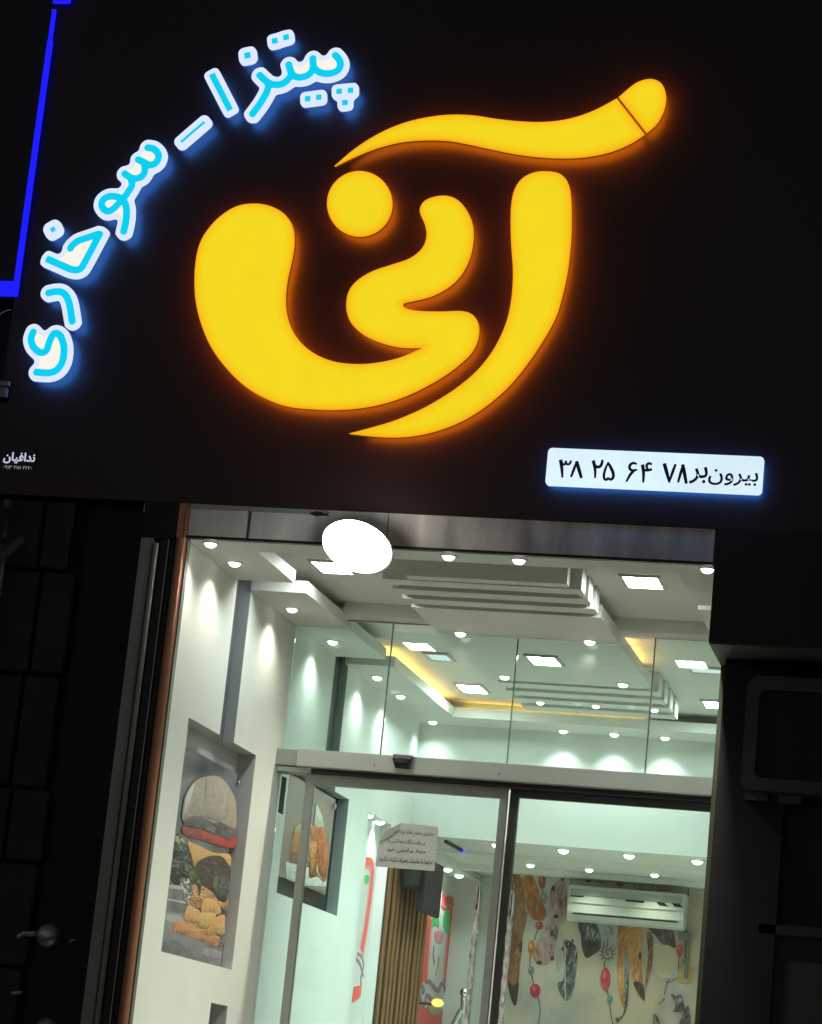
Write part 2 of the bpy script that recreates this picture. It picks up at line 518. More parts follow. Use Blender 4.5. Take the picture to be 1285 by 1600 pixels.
N1 = (0.35, 1.40, 2.13, 3.10)          # burger niche
N2 = (2.00, 3.20, 2.535, 3.14)         # chicken niche
w = holed_wall([0.0, 1.80], [0.45, 3.90],
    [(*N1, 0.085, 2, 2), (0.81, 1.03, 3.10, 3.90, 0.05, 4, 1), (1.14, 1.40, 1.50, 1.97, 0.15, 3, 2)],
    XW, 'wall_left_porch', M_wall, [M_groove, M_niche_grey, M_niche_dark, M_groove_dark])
tag(w, 'white side wall of the entrance porch with recessed niches', 'wall', kind='structure')
w = holed_wall([1.80, 4.70], [0.45, 3.90],
    [(*N2, 0.06, 3, 1), (2.62, 2.89, 3.14, 3.90, 0.04, 4, 1), (1.87, 1.96, 2.90, 3.075, 0.10, 3, 1), (3.66, 4.22, 0.45, 3.135, 0.06, 0, 0)],
    XW, 'wall_left_shop', M_wall_in, [M_groove, M_niche_grey, M_niche_dark, M_groove_dark])
tag(w, 'white left wall inside the shop behind the glass', 'wall', kind='structure')
w = holed_wall([4.70, 7.50], [0.45, 3.14], [(5.38, 6.90, 0.45, 3.10, 0.17, 0, 0)], XW, 'wall_left_passage', M_wall_in, [M_groove])
tag(w, 'white passage wall with a tall lit niche', 'wall', kind='structure')
w = MB().box(-1.0, -0.9, 0.5, 7.6, 0.45, 4.1).build('wall_right', M_wall_in); tag(w, 'white right wall inside the shop', 'wall', kind='structure')
w = MB().box(XW, -1.0, YB, YB + 0.12, 3.14, 4.0).build('bulkhead', M_wall_in); tag(w, 'pale bulkhead wall above the rear dining area', 'wall', kind='structure')
w = MB().box(-3.10, -1.0, YM, YM + 0.1, 0.45, 3.14).box(XW, -3.10, 6.95, 7.05, 0.45, 3.14).box(-3.10, -3.0, YM + 0.1, 7.05, 0.45, 3.14).build('back_wall', M_wall_in); tag(w, 'rear wall of the shop', 'wall', kind='structure')
w = MB().box(XW, -1.0, YB + 0.12, 7.05, 3.141, 3.25).box(XW, -1.0, 5.35, 5.42, 3.118, 3.141).box(XW, -1.0, 6.14, YM, 3.105, 3.141).build('ceiling_rear', M_soffit); tag(w, 'low pale ceiling over the rear dining area', 'ceiling', kind='structure')
c = MB().box(XW - 0.2, -0.9, 0.03, YB + 0.12, ZC, ZC + 0.1).build('ceiling', M_ceil); tag(c, 'recessed pale ceiling', 'ceiling', kind='structure')
# dropped soffit boards that frame the ceiling
sof = thing('ceiling_soffit', 'stepped white plasterboard soffit framing the ceiling along the walls', 'soffit', (XW, 0.03, ZS))
TH = 0.055
for b in [(XW, -1.0, 0.03, 0.20), (XW, -3.09, 0.20, 0.81), (XW, -3.09, 1.02, 2.62), (XW, -3.09, 2.82, 4.37), (XW, -1.0, 4.37, YB), (-1.33, -1.0, 0.20, 0.81), (-1.33, -1.0, 0.90, 1.75)]:
    bx('soffit_board', M_soffit, sof, b[0], b[1], b[2], b[3], ZS, ZS + TH)
bx('spacer', M_groove, sof, XW, -3.22, 0.20, 0.81, ZS + TH, ZC)
bx('spacer', M_groove, sof, XW, -3.22, 1.02, 2.62, ZS + TH, ZC)
bx('spacer', M_groove, sof, XW, -3.22, 2.82, 4.37, ZS + TH, ZC)
bx('spacer', M_soffit, sof, XW, -1.0, 0.03, 0.20, ZS + TH, ZC)
bx('spacer', M_groove, sof, XW, -1.0, 4.50, YB, ZS + TH, ZC)
bm_ = bx('ceiling_beam', M_ceil, None, -3.09, -1.0, 1.70, 1.86, 3.83, ZC - 0.001)
tag(bm_, 'shallow cross beam of the ceiling above the glass screen', 'beam', kind='structure')

# ================================================================== slatted ceiling panels
def slatted(name, label, y0, pitch, nsl, yboard, xl, xr, first):
    t = thing(name, label, 'ceiling panel', ((xl + xr) / 2, y0, ZS))
    zt = ZC - 0.003
    if first:
        bx('slat', M_soffit, t, xl + 0.12, xr - 0.045, y0, y0 + 0.075, ZS, zt)
        y = y0 + 0.0755
    else:
        y = y0
    for k in range(nsl):
        bx('slat', M_soffit, t, xl, xr, y + 0.02, y + pitch * 0.66, ZS, zt)
        y += pitch
    for xx in (xl + 0.0, xr - 0.05):
        bx('end_rib', M_soffit, t, xx + 0.012, xx + 0.03, y0 + 0.10, y + 0.005, ZS + 0.012, zt - 0.004)
    if yboard:
        bx('board', M_soffit, t, xl, xr, y + 0.01, yboard, ZS, ZS + 0.06)
        bx('spacer', M_groove, t, xl + 0.15, xr - 0.12, y + 0.05, yboard - 0.03, ZS + 0.06, zt)
    return t
slatted('slatted_ceiling_panel', 'dropped white ceiling panel with stepped slats in front of the glass', 0.52, 0.20, 3, 3.02, -2.65, -1.79, True)
slatted('slatted_ceiling_panel', 'dropped white ceiling slats deep inside behind the glass', 3.07, 0.24, 4, None, -2.60, -1.765, False)

# ================================================================== recessed lights
ORD = ['first', 'second', 'third', 'fourth', 'fifth', 'sixth', 'seventh', 'eighth', 'ninth']
dome_me = MB().lathe((0, 0, 0), [(0.026, 0.0), (0.0255, -0.006), (0.022, -0.013), (0.014, -0.019), (0.005, -0.021)], 16).mesh('dome', True)
ring_me = MB().lathe((0, 0, 0), [(0.027, 0.0), (0.036, 0.0), (0.036, -0.003), (0.033, -0.005), (0.027, -0.004)], 20).mesh('trim_ring', True)
dome_me.materials.append(M_dome); ring_me.materials.append(M_trim)
PW = 3.15
def spot(p, label, group, power, col=(1, 0.97, 0.84), size=78, blend=0.75, scale=1.0, tilt=(0, 0)):
    t = thing('recessed_spotlight', label, 'spotlight', p, group)
    for nm, me in (('dome', dome_me), ('trim_ring', ring_me)):
        o = bpy.data.objects.new(nm, me); COL.objects.link(o); o.parent = t; o.scale = (scale,) * 3
        if nm == 'trim_ring': o.location = (0, 0, -0.0008)
    ld = bpy.data.lights.new('spot_beam', 'SPOT'); ld.energy = power * PW; ld.color = col; ld.spot_size = math.radians(size); ld.spot_blend = blend; ld.shadow_soft_size = 0.02
    lo = bpy.data.objects.new('spot_beam', ld); COL.objects.link(lo); lo.parent = t; lo.location = (0, 0, -0.03)
    lo.rotation_euler = (math.radians(tilt[0]), math.radians(tilt[1]), 0)
    return t
WARM, COOL = (1.0, 0.965, 0.83), (0.93, 1.0, 0.96)
gL = 'spotlights along the left soffit'
for i, (x, y) in enumerate([(321, 845), (364, 878), (455, 950), (520, 1001), (594, 1057), (639, 1087), (683, 1127)]):
    p = onZ(x, y, ZS); p[2] -= 0.001
    spot((-3.255, p[1] + (0.03 if i == 0 else 0), p[2]), f'dome spotlight in the left soffit, {ORD[i]} counting from the street', gL, 2.3 if i < 3 else 2.8 if i < 6 else 1.5, WARM if i < 3 else COOL, 128, 1.0)
gF = 'spotlights in the front soffit strip'
for lab, (x, y) in (('dome spotlight in the front soffit just right of the oval lamp', (700, 866)), ('dome spotlight in the front soffit above the slatted ceiling panel', (810, 872)), ('dome spotlight at the right end of the front soffit strip', (1105, 886))):
    p = onZ(x, y, ZS); spot((p[0], p[1] + 0.02, ZS - 0.001), lab, gF, 25, WARM, 120, 1.0)
gB = 'spotlights in the dropped ceiling panel'
for lab, (x, y), co in (('dome spotlight on the slatted panel, left one just in front of the glass', (720, 988), WARM), ('dome spotlight on the slatted panel, right one just in front of the glass', (922, 1001), WARM),
                    ('dome spotlight behind the glass, left one on the dropped board', (789, 1056), COOL), ('dome spotlight behind the glass, right one on the dropped board', (974, 1068), COOL)):
    p = onZ(x, y, ZS); spot((p[0], p[1], ZS - 0.001), lab, gB, 24, co, 135, 1.0)
gS = 'spotlights on the inner slats'
for i, (x, y) in enumerate([(850, 1102), (935, 1106), (1023, 1108)]):
    p = onZ(x, y, ZS); yy = 3.07 + 0.24 * round((p[1] - 3.07 - 0.09) / 0.24) + 0.09
    spot((p[0], yy, ZS - 0.001), f'small dome spotlight on the inner ceiling slats, {ORD[i]} from the left', gS, 10, COOL, 130, 1.0, 0.85)
gK = 'spotlights washing the bulkhead'
for i, (x, y) in enumerate([(882, 1142), (962, 1148), (1041, 1153)]):
    p = onZ(x, y, ZS); spot((p[0], 4.60, ZS - 0.001), f'dome spotlight washing the bulkhead wall, {ORD[i]} from the left', gK, 2.6, COOL, 112, 1.0)
gR = 'spotlights in the low rear ceiling'
for i, (x, y) in enumerate([(774, 1316), (878, 1325), (981, 1333), (1088, 1342)]):
    p = onZ(x, y, 3.14); spot((p[0], p[1] + 0.07, 3.14), f'dome spotlight along the front edge of the low rear ceiling, {ORD[i]} from the left', gR, 9, WARM, 130, 1.0, 1.25)
for i, (x, y) in enumerate([(833, 1353), (928, 1363), (1028, 1370)]):
    p = onZ(x, y, 3.14); spot((p[0], 5.90, 3.14), f'dome spotlight close to the feather mural, {ORD[i]} from the left', gR, 2.2, WARM, 120, 1.0, 1.0)
gN = 'spotlights in the poster niches'
for lab, p in (('dome spotlight in the top of the near poster niche, front one', (-3.375, 3.76, 3.134)), ('dome spotlight in the top of the near poster niche, rear one', (-3.375, 4.04, 3.134)),
               ('dome spotlight in the top of the far poster niche, front one', (-3.415, 6.15, 3.099)), ('dome spotlight in the top of the far poster niche, rear one', (-3.415, 6.52, 3.099))):
    spot(p, lab, gN, 2.6, (0.95, 1, 1), 120, 1.0, 1.15)

def led_panel(c, lab, bright=True, wx=0.17, wy=0.25, z=ZC):
    t = thing('led_panel_light', lab, 'ceiling light', (c[0], c[1], z), 'square LED panels in the ceiling')
    mb = MB(); f = 0.016
    for b in ((-wx / 2, wx / 2, -wy / 2, -wy / 2 + f), (-wx / 2, wx / 2, wy / 2 - f, wy / 2), (-wx / 2, -wx / 2 + f, -wy / 2 + f, wy / 2 - f), (wx / 2 - f, wx / 2, -wy / 2 + f, wy / 2 - f)):
        mb.box(c[0] + b[0], c[0] + b[1], c[1] + b[2], c[1] + b[3], z - 0.012, z - 0.001)
    mb.build('frame', M_trim, t)
    bx('diffuser', M_panel_glow if bright else M_panel_dim, t, c[0] - wx / 2 + f, c[0] + wx / 2 - f, c[1] - wy / 2 + f, c[1] + wy / 2 - f, z - 0.006, z - 0.002)
    return t
def ctr(x, y, z=ZC):
    p = onZ(x, y, z); return (p[0], p[1])
led_panel(ctr(520, 884), 'square LED panel light partly hidden behind the oval lamp')
led_panel(ctr(1005, 907), 'bright square LED panel light right of the front slatted panel', wx=0.18)
led_panel(ctr(687, 1025), 'dim square LED panel light behind the glass, on the left', False, 0.14, 0.22)
led_panel(ctr(851, 1030, ZS), 'bright square LED panel in the dropped board behind the glass', True, 0.165, 0.25, ZS)
led_panel(ctr(738, 1074), 'bright square LED panel above the left inner cove', True, 0.165, 0.27)
led_panel(ctr(1106, 1046), 'dim square LED panel light behind the glass at the right jamb', False, 0.19, 0.16)
led_panel(ctr(1120, 1099), 'bright square LED panel cut by the right jamb', True, 0.16, 0.24)

# cove strips, tucked on top of the boards
cs = thing('cove_light_strip', 'orange cove light strip along the inner left soffit edge', 'light strip', (-3.15, 2.75, ZS + TH))
bx('led_tape', M_cove, cs, -3.17, -3.155, 2.84, 4.33, ZS + TH + 0.001, ZS + TH + 0.012)
cs = thing('cove_light_strip', 'orange cove light strip along the rear soffit edge', 'light strip', (-2.5, 4.45, ZS + TH))
bx('led_tape', emit('cove_amber_glow', (1.0, 0.52, 0.16), 7.0), cs, -3.05, -2.02, 4.475, 4.49, ZS + TH + 0.001, ZS + TH + 0.012)
cs = thing('cove_light_strip', 'orange cove light strip along the right edge of the dropped board', 'light strip', (-1.87, 2.4, ZS + 0.06))
bx('led_tape', M_cove, cs, -1.86, -1.845, 1.90, 2.85, ZS + 0.061, ZS + 0.072)

# ================================================================== glass screen and sliding doors
scr = thing('glass_transom_screen', 'frameless green tinted glass screen above the sliding doors', 'glass screen', (-2.3, YG, 3.19))
xb = [XW + 0.001, -2.872, -2.268, -1.625, -1.0]
for i in range(4):
    bx('pane', M_glass, scr, xb[i] + 0.0035, xb[i + 1] - 0.0035, YG - 0.005, YG + 0.005, 3.19, 3.832 if i not in (1, 2) else 3.789)
    if i < 3: bx('joint', M_glass_edge, scr, xb[i + 1] - 0.0028, xb[i + 1] + 0.0028, YG - 0.006, YG + 0.006, 3.19, 3.828 if i != 1 else 3.787)
bx('top_channel', M_alu, scr, XW + 0.002, -2.66, YG - 0.012, YG - 0.006, 3.822, 3.829)
op = thing('door_operator', 'satin metal sliding door operator beam across the entrance', 'door operator', (-2.2, YG, 3.09))
cov = bx('cover', M_operator, op, -3.245, -1.0, YG - 0.10, YG + 0.06, 3.105, 3.187, bevel=0.004)
bx('end_cap', mat('operator_end_green', (0.30, 0.34, 0.28), 0.5, 0.2, 0.05, 8), op, XW + 0.002, -3.2455, YG - 0.085, YG + 0.06, 3.108, 3.184, bevel=0.003)
bx('lower_rail', M_alu, op, XW + 0.002, -3.18, YG - 0.07, YG + 0.05, 3.082, 3.104)
bx('painted_track_shadow', M_black, op, -3.175, -1.0, YG - 0.06, YG + 0.05, 3.085, 3.104)  # solid black strip painted in for the shadow line under the track
for xx in (-2.87, -2.28): MB().lathe((xx, YG - 0.101, 3.135), [(0.004, 0), (0.004, -0.002)], 10, 'y').build('screw', M_black, cov)
sn = thing('motion_sensor', 'small black door sensor on the operator beam', 'sensor', (-2.735, YG - 0.1, 3.16))
mb = MB(); pr = [(0, .042), (-.012, .042), (-.030, .036), (-.038, .02), (-.034, -.01), (0, -.022)]
n = len(pr)
for sx in (-1, 1):
    for (d, h) in pr: mb.v.append((-2.735 + sx * (0.045 if h > 0 else 0.036), YG - 0.101 + d, 3.150 + h))
mb.f += [tuple(range(n)), tuple(range(2 * n - 1, n - 1, -1))] + [(k, (k + 1) % n, n + (k + 1) % n, n + k) for k in range(n)]
hs_ = mb.build('housing', M_black, sn)
bx('lens', mat('sensor_lens', (0.05, 0.05, 0.055), 0.1), hs_, -2.760, -2.710, YG - 0.1425, YG - 0.136, 3.150, 3.172)

def leaf(name, label, x0, x1, dy, sl, sr, top, lm, rm, tm):
    t = thing(name, label, 'door', ((x0 + x1) / 2, YG + dy, 0.46))
    y0, y1 = YG + dy - 0.018, YG + dy + 0.018
    bx('stile', lm, t, x0, x0 + sl, y0, y1, 0.46, 3.085)
    bx('stile', rm, t, x1 - sr, x1, y0, y1, 0.46, 3.085)
    bx('top_rail', tm, t, x0 + sl, x1 - sr, y0 + 0.002, y1 - 0.002, 3.085 - top, 3.0845)
    bx('bottom_rail', lm, t, x0 + sl, x1 - sr, y0 + 0.002, y1 - 0.002, 0.46, 0.56)
    bx('pane', M_glass, t, x0 + sl, x1 - sr, YG + dy - 0.004, YG + dy + 0.004, 0.56, 3.085 - top)
    return t
dl = leaf('sliding_door', 'left sliding glass door leaf with the taped paper notice', -3.212, -2.250, 0.0, 0.038, 0.034, 0.050, M_alu, M_alu, M_alu)
dr = leaf('sliding_door', 'right sliding glass door leaf in front of the feather mural', -2.245, -1.02, 0.045, 0.040, 0.05, 0.035, M_alu_dark, M_alu_dark, M_alu_dark)
sd = thing('sidelight', 'narrow fixed glass sidelight left of the sliding doors', 'glass panel', (-3.28, YG, 0.45))
bx('pane', M_glass, sd, XW + 0.003, -3.214, YG + 0.022, YG + 0.030, 0.46, 3.08)
# hammered pull handles either side of the meeting stiles
M_ham = mat('hammered_metal', (0.55, 0.55, 0.49), 0.3, 0.1, 0.6, 55, 1.0, 120, stretch=(1, 1, 0.5))
for lab, x, zt, yy in (('hammered metal pull handle on the left door leaf beside the stile', -2.335, 2.63, YG - 0.06), ('hammered metal pull handle on the right door leaf beside the stile', -2.185, 2.62, YG - 0.02)):
    t = thing('pull_handle', lab, 'handle', (x, yy, 1.2), 'door pull handles')
    pts = [(x, yy, 1.2 + (zt - 0.12 - 1.2) * k / 40) for k in range(41)]
    MB().tube(pts, [0.013 + 0.0022 * math.sin(k * 2.1) for k in range(41)], 12).build('bar', M_ham, t, True)
    MB().tube([(x, yy, zt - 0.12), (x, yy, zt - 0.09), (x, yy, zt - 0.03), (x, yy, zt)], [0.012, 0.015, 0.013, 0.006], 12).build('cap', M_chrome, t, True)
    for z in (1.5, 2.42): MB().tube([(x, yy, z), (x, YG + 0.03, z)], 0.008, 8).build('standoff', M_chrome, t, True)

# paper notice taped on the left leaf
pn = thing('paper_notice', 'sheet of grey paper with four lines of Persian writing, one corner folded', 'notice', (-2.7, YG - 0.006, 2.68))
q = pxY([(627, 1286), (686, 1292), (679, 1361), (587, 1354), (592, 1318), (602, 1299)], YG - 0.005)
slab('sheet', [q], FAC, YG - 0.0062, YG - 0.005, M_paper, pn)
fold = pxY([(602, 1299), (627, 1286), (617, 1303), (592, 1318)], YG - 0.005)
mb = MB(); a, b, c_, d_ = fold
mb.quad((a[0], YG - 0.0065, a[1]), (b[0], YG - 0.0065, b[1]), (c_[0], YG - 0.016, c_[1]), (d_[0], YG - 0.012, d_[1])).build('folded_corner', mat('paper_back', (0.40, 0.43, 0.38), 0.8), pn)
for body, (xa, ya), (xb_, yb_), h in (('مشتری محترم لطفا توجه بفرمایید', (604, 1301), (678, 1302), .028), ('و رعایت نکات بهداشتی و', (607, 1313), (664, 1318), .026), ('حفظ سلامتی خود', (604, 1328), (666, 1331), .026), ('حتما با ماسک همراه داشته باشید', (592, 1343), (675, 1347), .030)):
    pa = onY(xa, ya, YG - 0.007); pb = onY(xb_, yb_, YG - 0.007); z = (pa[2] + pb[2]) / 2
    write('written_line', shape(body), (pa[0], pb[0], z - h / 2, z + h / 2), YG - 0.0072, M_ink, pn, 0.008)

# ================================================================== fascia, lintel, jambs
sp = thing('sign_panel', 'big dark brown fascia panel carrying the lit letters', 'sign panel', (-2.0, 0.1, 3.93))
bx('face_panel', M_fascia, sp, -4.235, 0.9, 0.0, 0.012, 3.937, 6.6)
bx('bottom_return', M_fascia, sp, -4.235, 0.9, 0.0125, 0.030, 3.937, 3.95)
bx('frame_box', M_shutter, sp, -4.23, 0.9, 0.031, 0.40, 3.94, 6.6)
bx('bottom_trim', mat('fascia_trim_red', (0.05, 0.012, 0.012), 0.4), sp, -4.235, -3.42, -0.004, -0.0005, 3.937, 3.949)

lt = thing('lintel_strip', 'brushed steel lintel strip under the dark fascia', 'lintel', (-2.3, 0.0, 3.8))
bx('steel_panel', M_steel, lt, -3.335, -3.085, 0.004, 0.02, 3.802, 3.936)
bx('steel_panel', mat('brushed_steel_grey', (0.68, 0.69, 0.64), 0.30, 0.15, 0.22, 3, 0.03, 90, stretch=(4, 1, 0.5)), lt, -3.075, -2.500, 0.006, 0.02, 3.802, 3.936)
bx('steel_panel', mat('brushed_steel_worn', (0.66, 0.62, 0.56), 0.34, 0.15, 0.35, 4, 0.05, 90, stretch=(2.5, 1, 0.7)), lt, -2.496, -1.175, 0.006, 0.02, 3.802, 3.936)
bx('seam_strip', M_alu_dark, lt, -3.0845, -3.0755, 0.002, 0.02, 3.802, 3.936)
bx('upper_lip', M_alu, lt, -3.335, -2.75, -0.002, 0.0035, 3.915, 3.934)
bx('copper_end', M_copper, lt, -3.385, -3.3355, 0.003, 0.02, 3.79, 3.936)
bx('black_lip', M_black, lt, -3.34, -1.175, 0.001, 0.028, 3.79, 3.8015)  # black edge along the bottom of the steel strip
fm = pxY([(483, 803), (492, 799), (503, 800), (508, 803), (518, 800), (511, 804), (517, 807), (505, 806), (494, 807)], 0.0)
slab('fish_mark', [fm], FAC, -0.0045, -0.0022, M_black, lt)

# left jamb: shutter guide rails and copper cover
def jx(x, y, Y=0.0): return float(onY(x, y, Y)[0])
JX = [jx(186, 1130), jx(205, 1130), jx(213, 1130), jx(229, 1130), jx(233, 1130), jx(238, 1130), jx(259, 1130), jx(263, 1130)]
jr = thing('shutter_guide_rail', 'grey metal shutter guide rails left of the entrance', 'guide rail', (JX[0], 0, 0.15))
bx('outer_rail', M_rail, jr, JX[0], JX[1], -0.012, 0.05, 0.15, 3.78, bevel=0.003)
MB().tube([((JX[1] + JX[2]) / 2 + .004, -0.006, 0.15), ((JX[1] + JX[2]) / 2 + .004, -0.006, 3.76)], 0.012, 10).build('bead', M_rail, jr, True)
bx('inner_web', mat('rail_brown_black', (0.035, 0.032, 0.030), 0.4, 0.3, 0.2, 5, stretch=(2, 2, .3)), jr, JX[2] + .006, JX[3] - .001, 0.006, 0.05, 0.15, 3.78)
bx('bright_edge', M_alu, jr, JX[3], JX[3] + 0.004, -0.004, 0.02, 0.15, 3.78)
bx('gap', M_black, jr, JX[3] + 0.0045, JX[5] - 0.001, 0.01, 0.05, 0.15, 3.78)
jc = thing('jamb_cover', 'glossy copper brown jamb cover beside the white porch wall', 'door jamb', (JX[5], 0, 0.15))
mb = MB(); nn = 12; xm, rr = (JX[5] + JX[6]) / 2, (JX[6] - JX[5]) / 2
for zz_ in (0.15, 3.79):
    for k in range(nn + 1): mb.v.append((xm - rr * math.cos(math.pi * k / nn), 0.03 - 0.045 * math.sin(math.pi * k / nn), zz_))
mb.f += [(k, k + 1, nn + 2 + k, nn + 1 + k) for k in range(nn)] + [tuple(range(nn + 1)), tuple(range(nn + 1, 2 * nn + 2))]
mb.build('copper_strip', M_copper, jc, True)
bx('grey_edge', mat('jamb_edge_grey', (0.16, 0.17, 0.14), 0.4, 0.5), jc, JX[6] + .0005, XW - 0.001, 0.004, 0.04, 0.15, 3.79)
sb = bx('shutter_recess', M_shutter, None, -3.80, JX[0] - 0.002, 0.08, 0.14, 0.15, 3.935)
tag(sb, 'black recessed panel between the stone pier and the guide rail', 'wall panel')

bx('head_block', M_shutter, jr, JX[0] - .0015, -3.386, -0.003, 0.078, 3.781, 3.9355)
bx('back_web', M_shutter, jr, JX[0] - .0015, XW - .0005, 0.0515, 0.078, 0.15, 3.7805)

# stone pier on the far left
pier = thing('stone_pier', 'dark stone pier at the left edge under the fascia', 'pier', (-4.05, 0.05, 0.15))
bx('core', M_mortar, pier, -4.235, -3.80, 0.085, 0.4, 0.15, 3.935)
zj = [3.93, float(onY(60, 890, 0.03)[2]), float(onY(40, 1052, .03)[2]), float(onY(30, 1230, .03)[2]), 2.42, 2.0, 1.55, 1.1, .65, .15]
for k in range(len(zj) - 1):
    for (xa, xb2) in ((-4.24, -3.99 + .02 * (k % 2)), (-3.975 + .02 * (k % 2), -3.80 - 0.012 * (k % 3))):
        if k == 0 and xa > -4.1: xb2 = -3.86
        bx('stone', M_stone, pier, xa, xb2, 0.03 + 0.008 * ((k * 7) % 3), 0.086, zj[k + 1] + 0.008, zj[k] - 0.008, bevel=0.006)
pp = thing('drain_pipe', 'grey pipe with an elbow at the left edge under the fascia', 'pipe', (-4.2, 0.0, 3.5))
e0 = onY(13, 782, -0.03); e1 = onY(6, 850, -0.03)
MB().tube([e0, e1, (e1[0] - .02, e1[1], 2.6)], 0.020, 12).build('downpipe', M_grey_metal, pp, True)
el = [onY(x, y, -0.06) for x, y in ((-20, 878), (0, 872), (15, 858), (30, 845), (36, 842))]
MB().tube(el, [0.022, 0.022, 0.020, 0.017, 0.012], 12).build('elbow', M_grey_metal, pp, True)

# chrome fittings low on the dark recess
lk = thing('shutter_lock', 'round chrome lock with a short lever on the black panel', 'lock', onY(75, 1462, 0.07))
c0 = onY(75, 1462, 0.06)
M_lock = mat('worn_chrome', (0.55, 0.56, 0.54), 0.25, 0.7, 0.3, 30, 0.3, 60)
MB().lathe(c0, [(0.050, 0.02), (0.050, 0.0), (0.046, -0.012), (0.036, -0.024), (0.020, -0.032), (0.006, -0.034)], 24, 'y').build('rose', M_lock, lk, True)
c1 = onY(38, 1459, 0.05); MB().tube([onY(56, 1459, 0.04), c1, onY(28, 1464, .045)], [0.012, 0.014, 0.010], 10).build('lever', M_lock, lk, True)
c2 = onY(113, 1470, 0.07); MB().tube([onY(109, 1472, .06), onY(117, 1468, .06)], 0.006, 8).build('bolt', M_lock, lk, True)
c3 = onY(25, 1551, 0.03); MB().tube([onY(19, 1552, .02), onY(33, 1551, .02)], 0.008, 8).build('latch', M_lock, lk, True)
lk2 = thing('shutter_lock', 'second chrome lock cut off by the bottom of the picture', 'lock', onY(72, 1612, 0.07))
c0 = onY(72, 1612, 0.06)
MB().lathe(c0, [(0.055, 0.02), (0.055, 0.0), (0.050, -0.012), (0.036, -0.024), (0.020, -0.032), (0.006, -0.034)], 24, 'y').build('rose', M_lock, lk2, True)
bx('keyhole', M_black, lk2, c0[0] - .004, c0[0] + .004, c0[1] - .036, c0[1] - .0345, c0[2] - .014, c0[2] + .012)

# right side: header box, jamb, cabinet, panelled door
hb = thing('shutter_box', 'black shutter box under the right end of the fascia', 'shutter box', (-0.3, 0.2, 3.48))
bx('casing', mat('shutter_box_brown', (0.016, 0.012, 0.012), 0.5, 0, .2, 6), hb, -1.168, 0.9, 0.0, 0.515, 3.484, 3.9365)
bx('underside', M_grey_metal, hb, -1.166, 0.9, 0.002, 0.512, 3.476, 3.4835)
jm = thing('entrance_jamb', 'dark right jamb of the entrance with an olive edge', 'door jamb', (-1.1, 0.5, 0.15))
bx('olive_edge', M_rail_olive, jm, -1.166, -1.130, 0.475, 0.512, 0.15, 3.4755)
bx('black_pier', M_shutter, jm, -1.129, -0.86, 0.30, 0.512, 0.15, 3.4755)
wall2 = bx('neighbour_wall', mat('neighbour_dark_wall', (0.022, 0.02, 0.02), 0.6, 0, .25, 5, .2, 60), None, -0.859, 1.2, 0.36, 0.512, 0.15, 3.4755)
tag(wall2, 'dark recessed wall of the neighbouring shop at the right', 'wall')
cb = thing('wall_cabinet', 'dark cabinet with a rounded grey frame on the right wall', 'cabinet', (-0.7, 0.3, 2.9))
def rrect(x0, x1, z0, z1, r, n=6):
    o = []
    for cx, cz, a0 in ((x1 - r, z1 - r, 0), (x0 + r, z1 - r, 90), (x0 + r, z0 + r, 180), (x1 - r, z0 + r, 270)):
        for k in range(n + 1):
            a = math.radians(a0 + 90 * k / n); o.append((cx + r * math.cos(a), cz + r * math.sin(a)))
    return o
ca, cbm = onY(1167, 1048, 0.25), onY(1158, 1236, 0.25)
x0c = float((ca[0] + cbm[0]) / 2); z0c, z1c = float(cbm[2]), 3.41
slab('body', [rrect(x0c, -0.42, z0c, z1c, 0.05)], FAC, 0.26, 0.359, M_grey_metal, cb)
slab('frame', [rrect(x0c + .006, -0.426, z0c + .006, z1c - .006, 0.045), rrect(x0c + .055, -0.475, z0c + .055, z1c - .06, 0.03)], FAC, 0.235, 0.259, M_grey_metal, cb)
slab('door_panel', [rrect(x0c + .056, -0.476, z0c + .056, z1c - .061, 0.03)], FAC, 0.25, 0.2595, M_shutter, cb)
for k in range(2): bx('foot', M_grey_metal, cb, x0c + .02 + k * .13, x0c + .11 + k * .13, 0.27, 0.355, z0c - .03, z0c - .001)
pd = thing('panelled_door', 'dark brown panelled door at the lower right', 'door', (-0.5, 0.33, 0.15))
dz = float(onY(1190, 1448, 0.33)[2]); dx = float(onY(1188, 1470, 0.33)[0])
bx('cornice', M_door_brown, pd, dx - .01, 0.6, 0.30, 0.358, dz - .03, dz + .012, bevel=.004)
bx('frame', M_door_brown, pd, dx, 0.6, 0.325, 0.358, 0.15, dz - .031)
bx('raised_panel', mat('door_brown_light', (0.05, 0.043, 0.04), 0.5, 0, .2, 6), pd, dx + .10, 0.5, 0.312, 0.3245, 0.4, dz - .12, bevel=.006)

w = bx('neighbour_facade', M_shutter, None, -7.0, -4.2355, 0.12, 0.4, 0.15, 7.0); tag(w, 'dark neighbouring facade at the far left edge', 'wall')
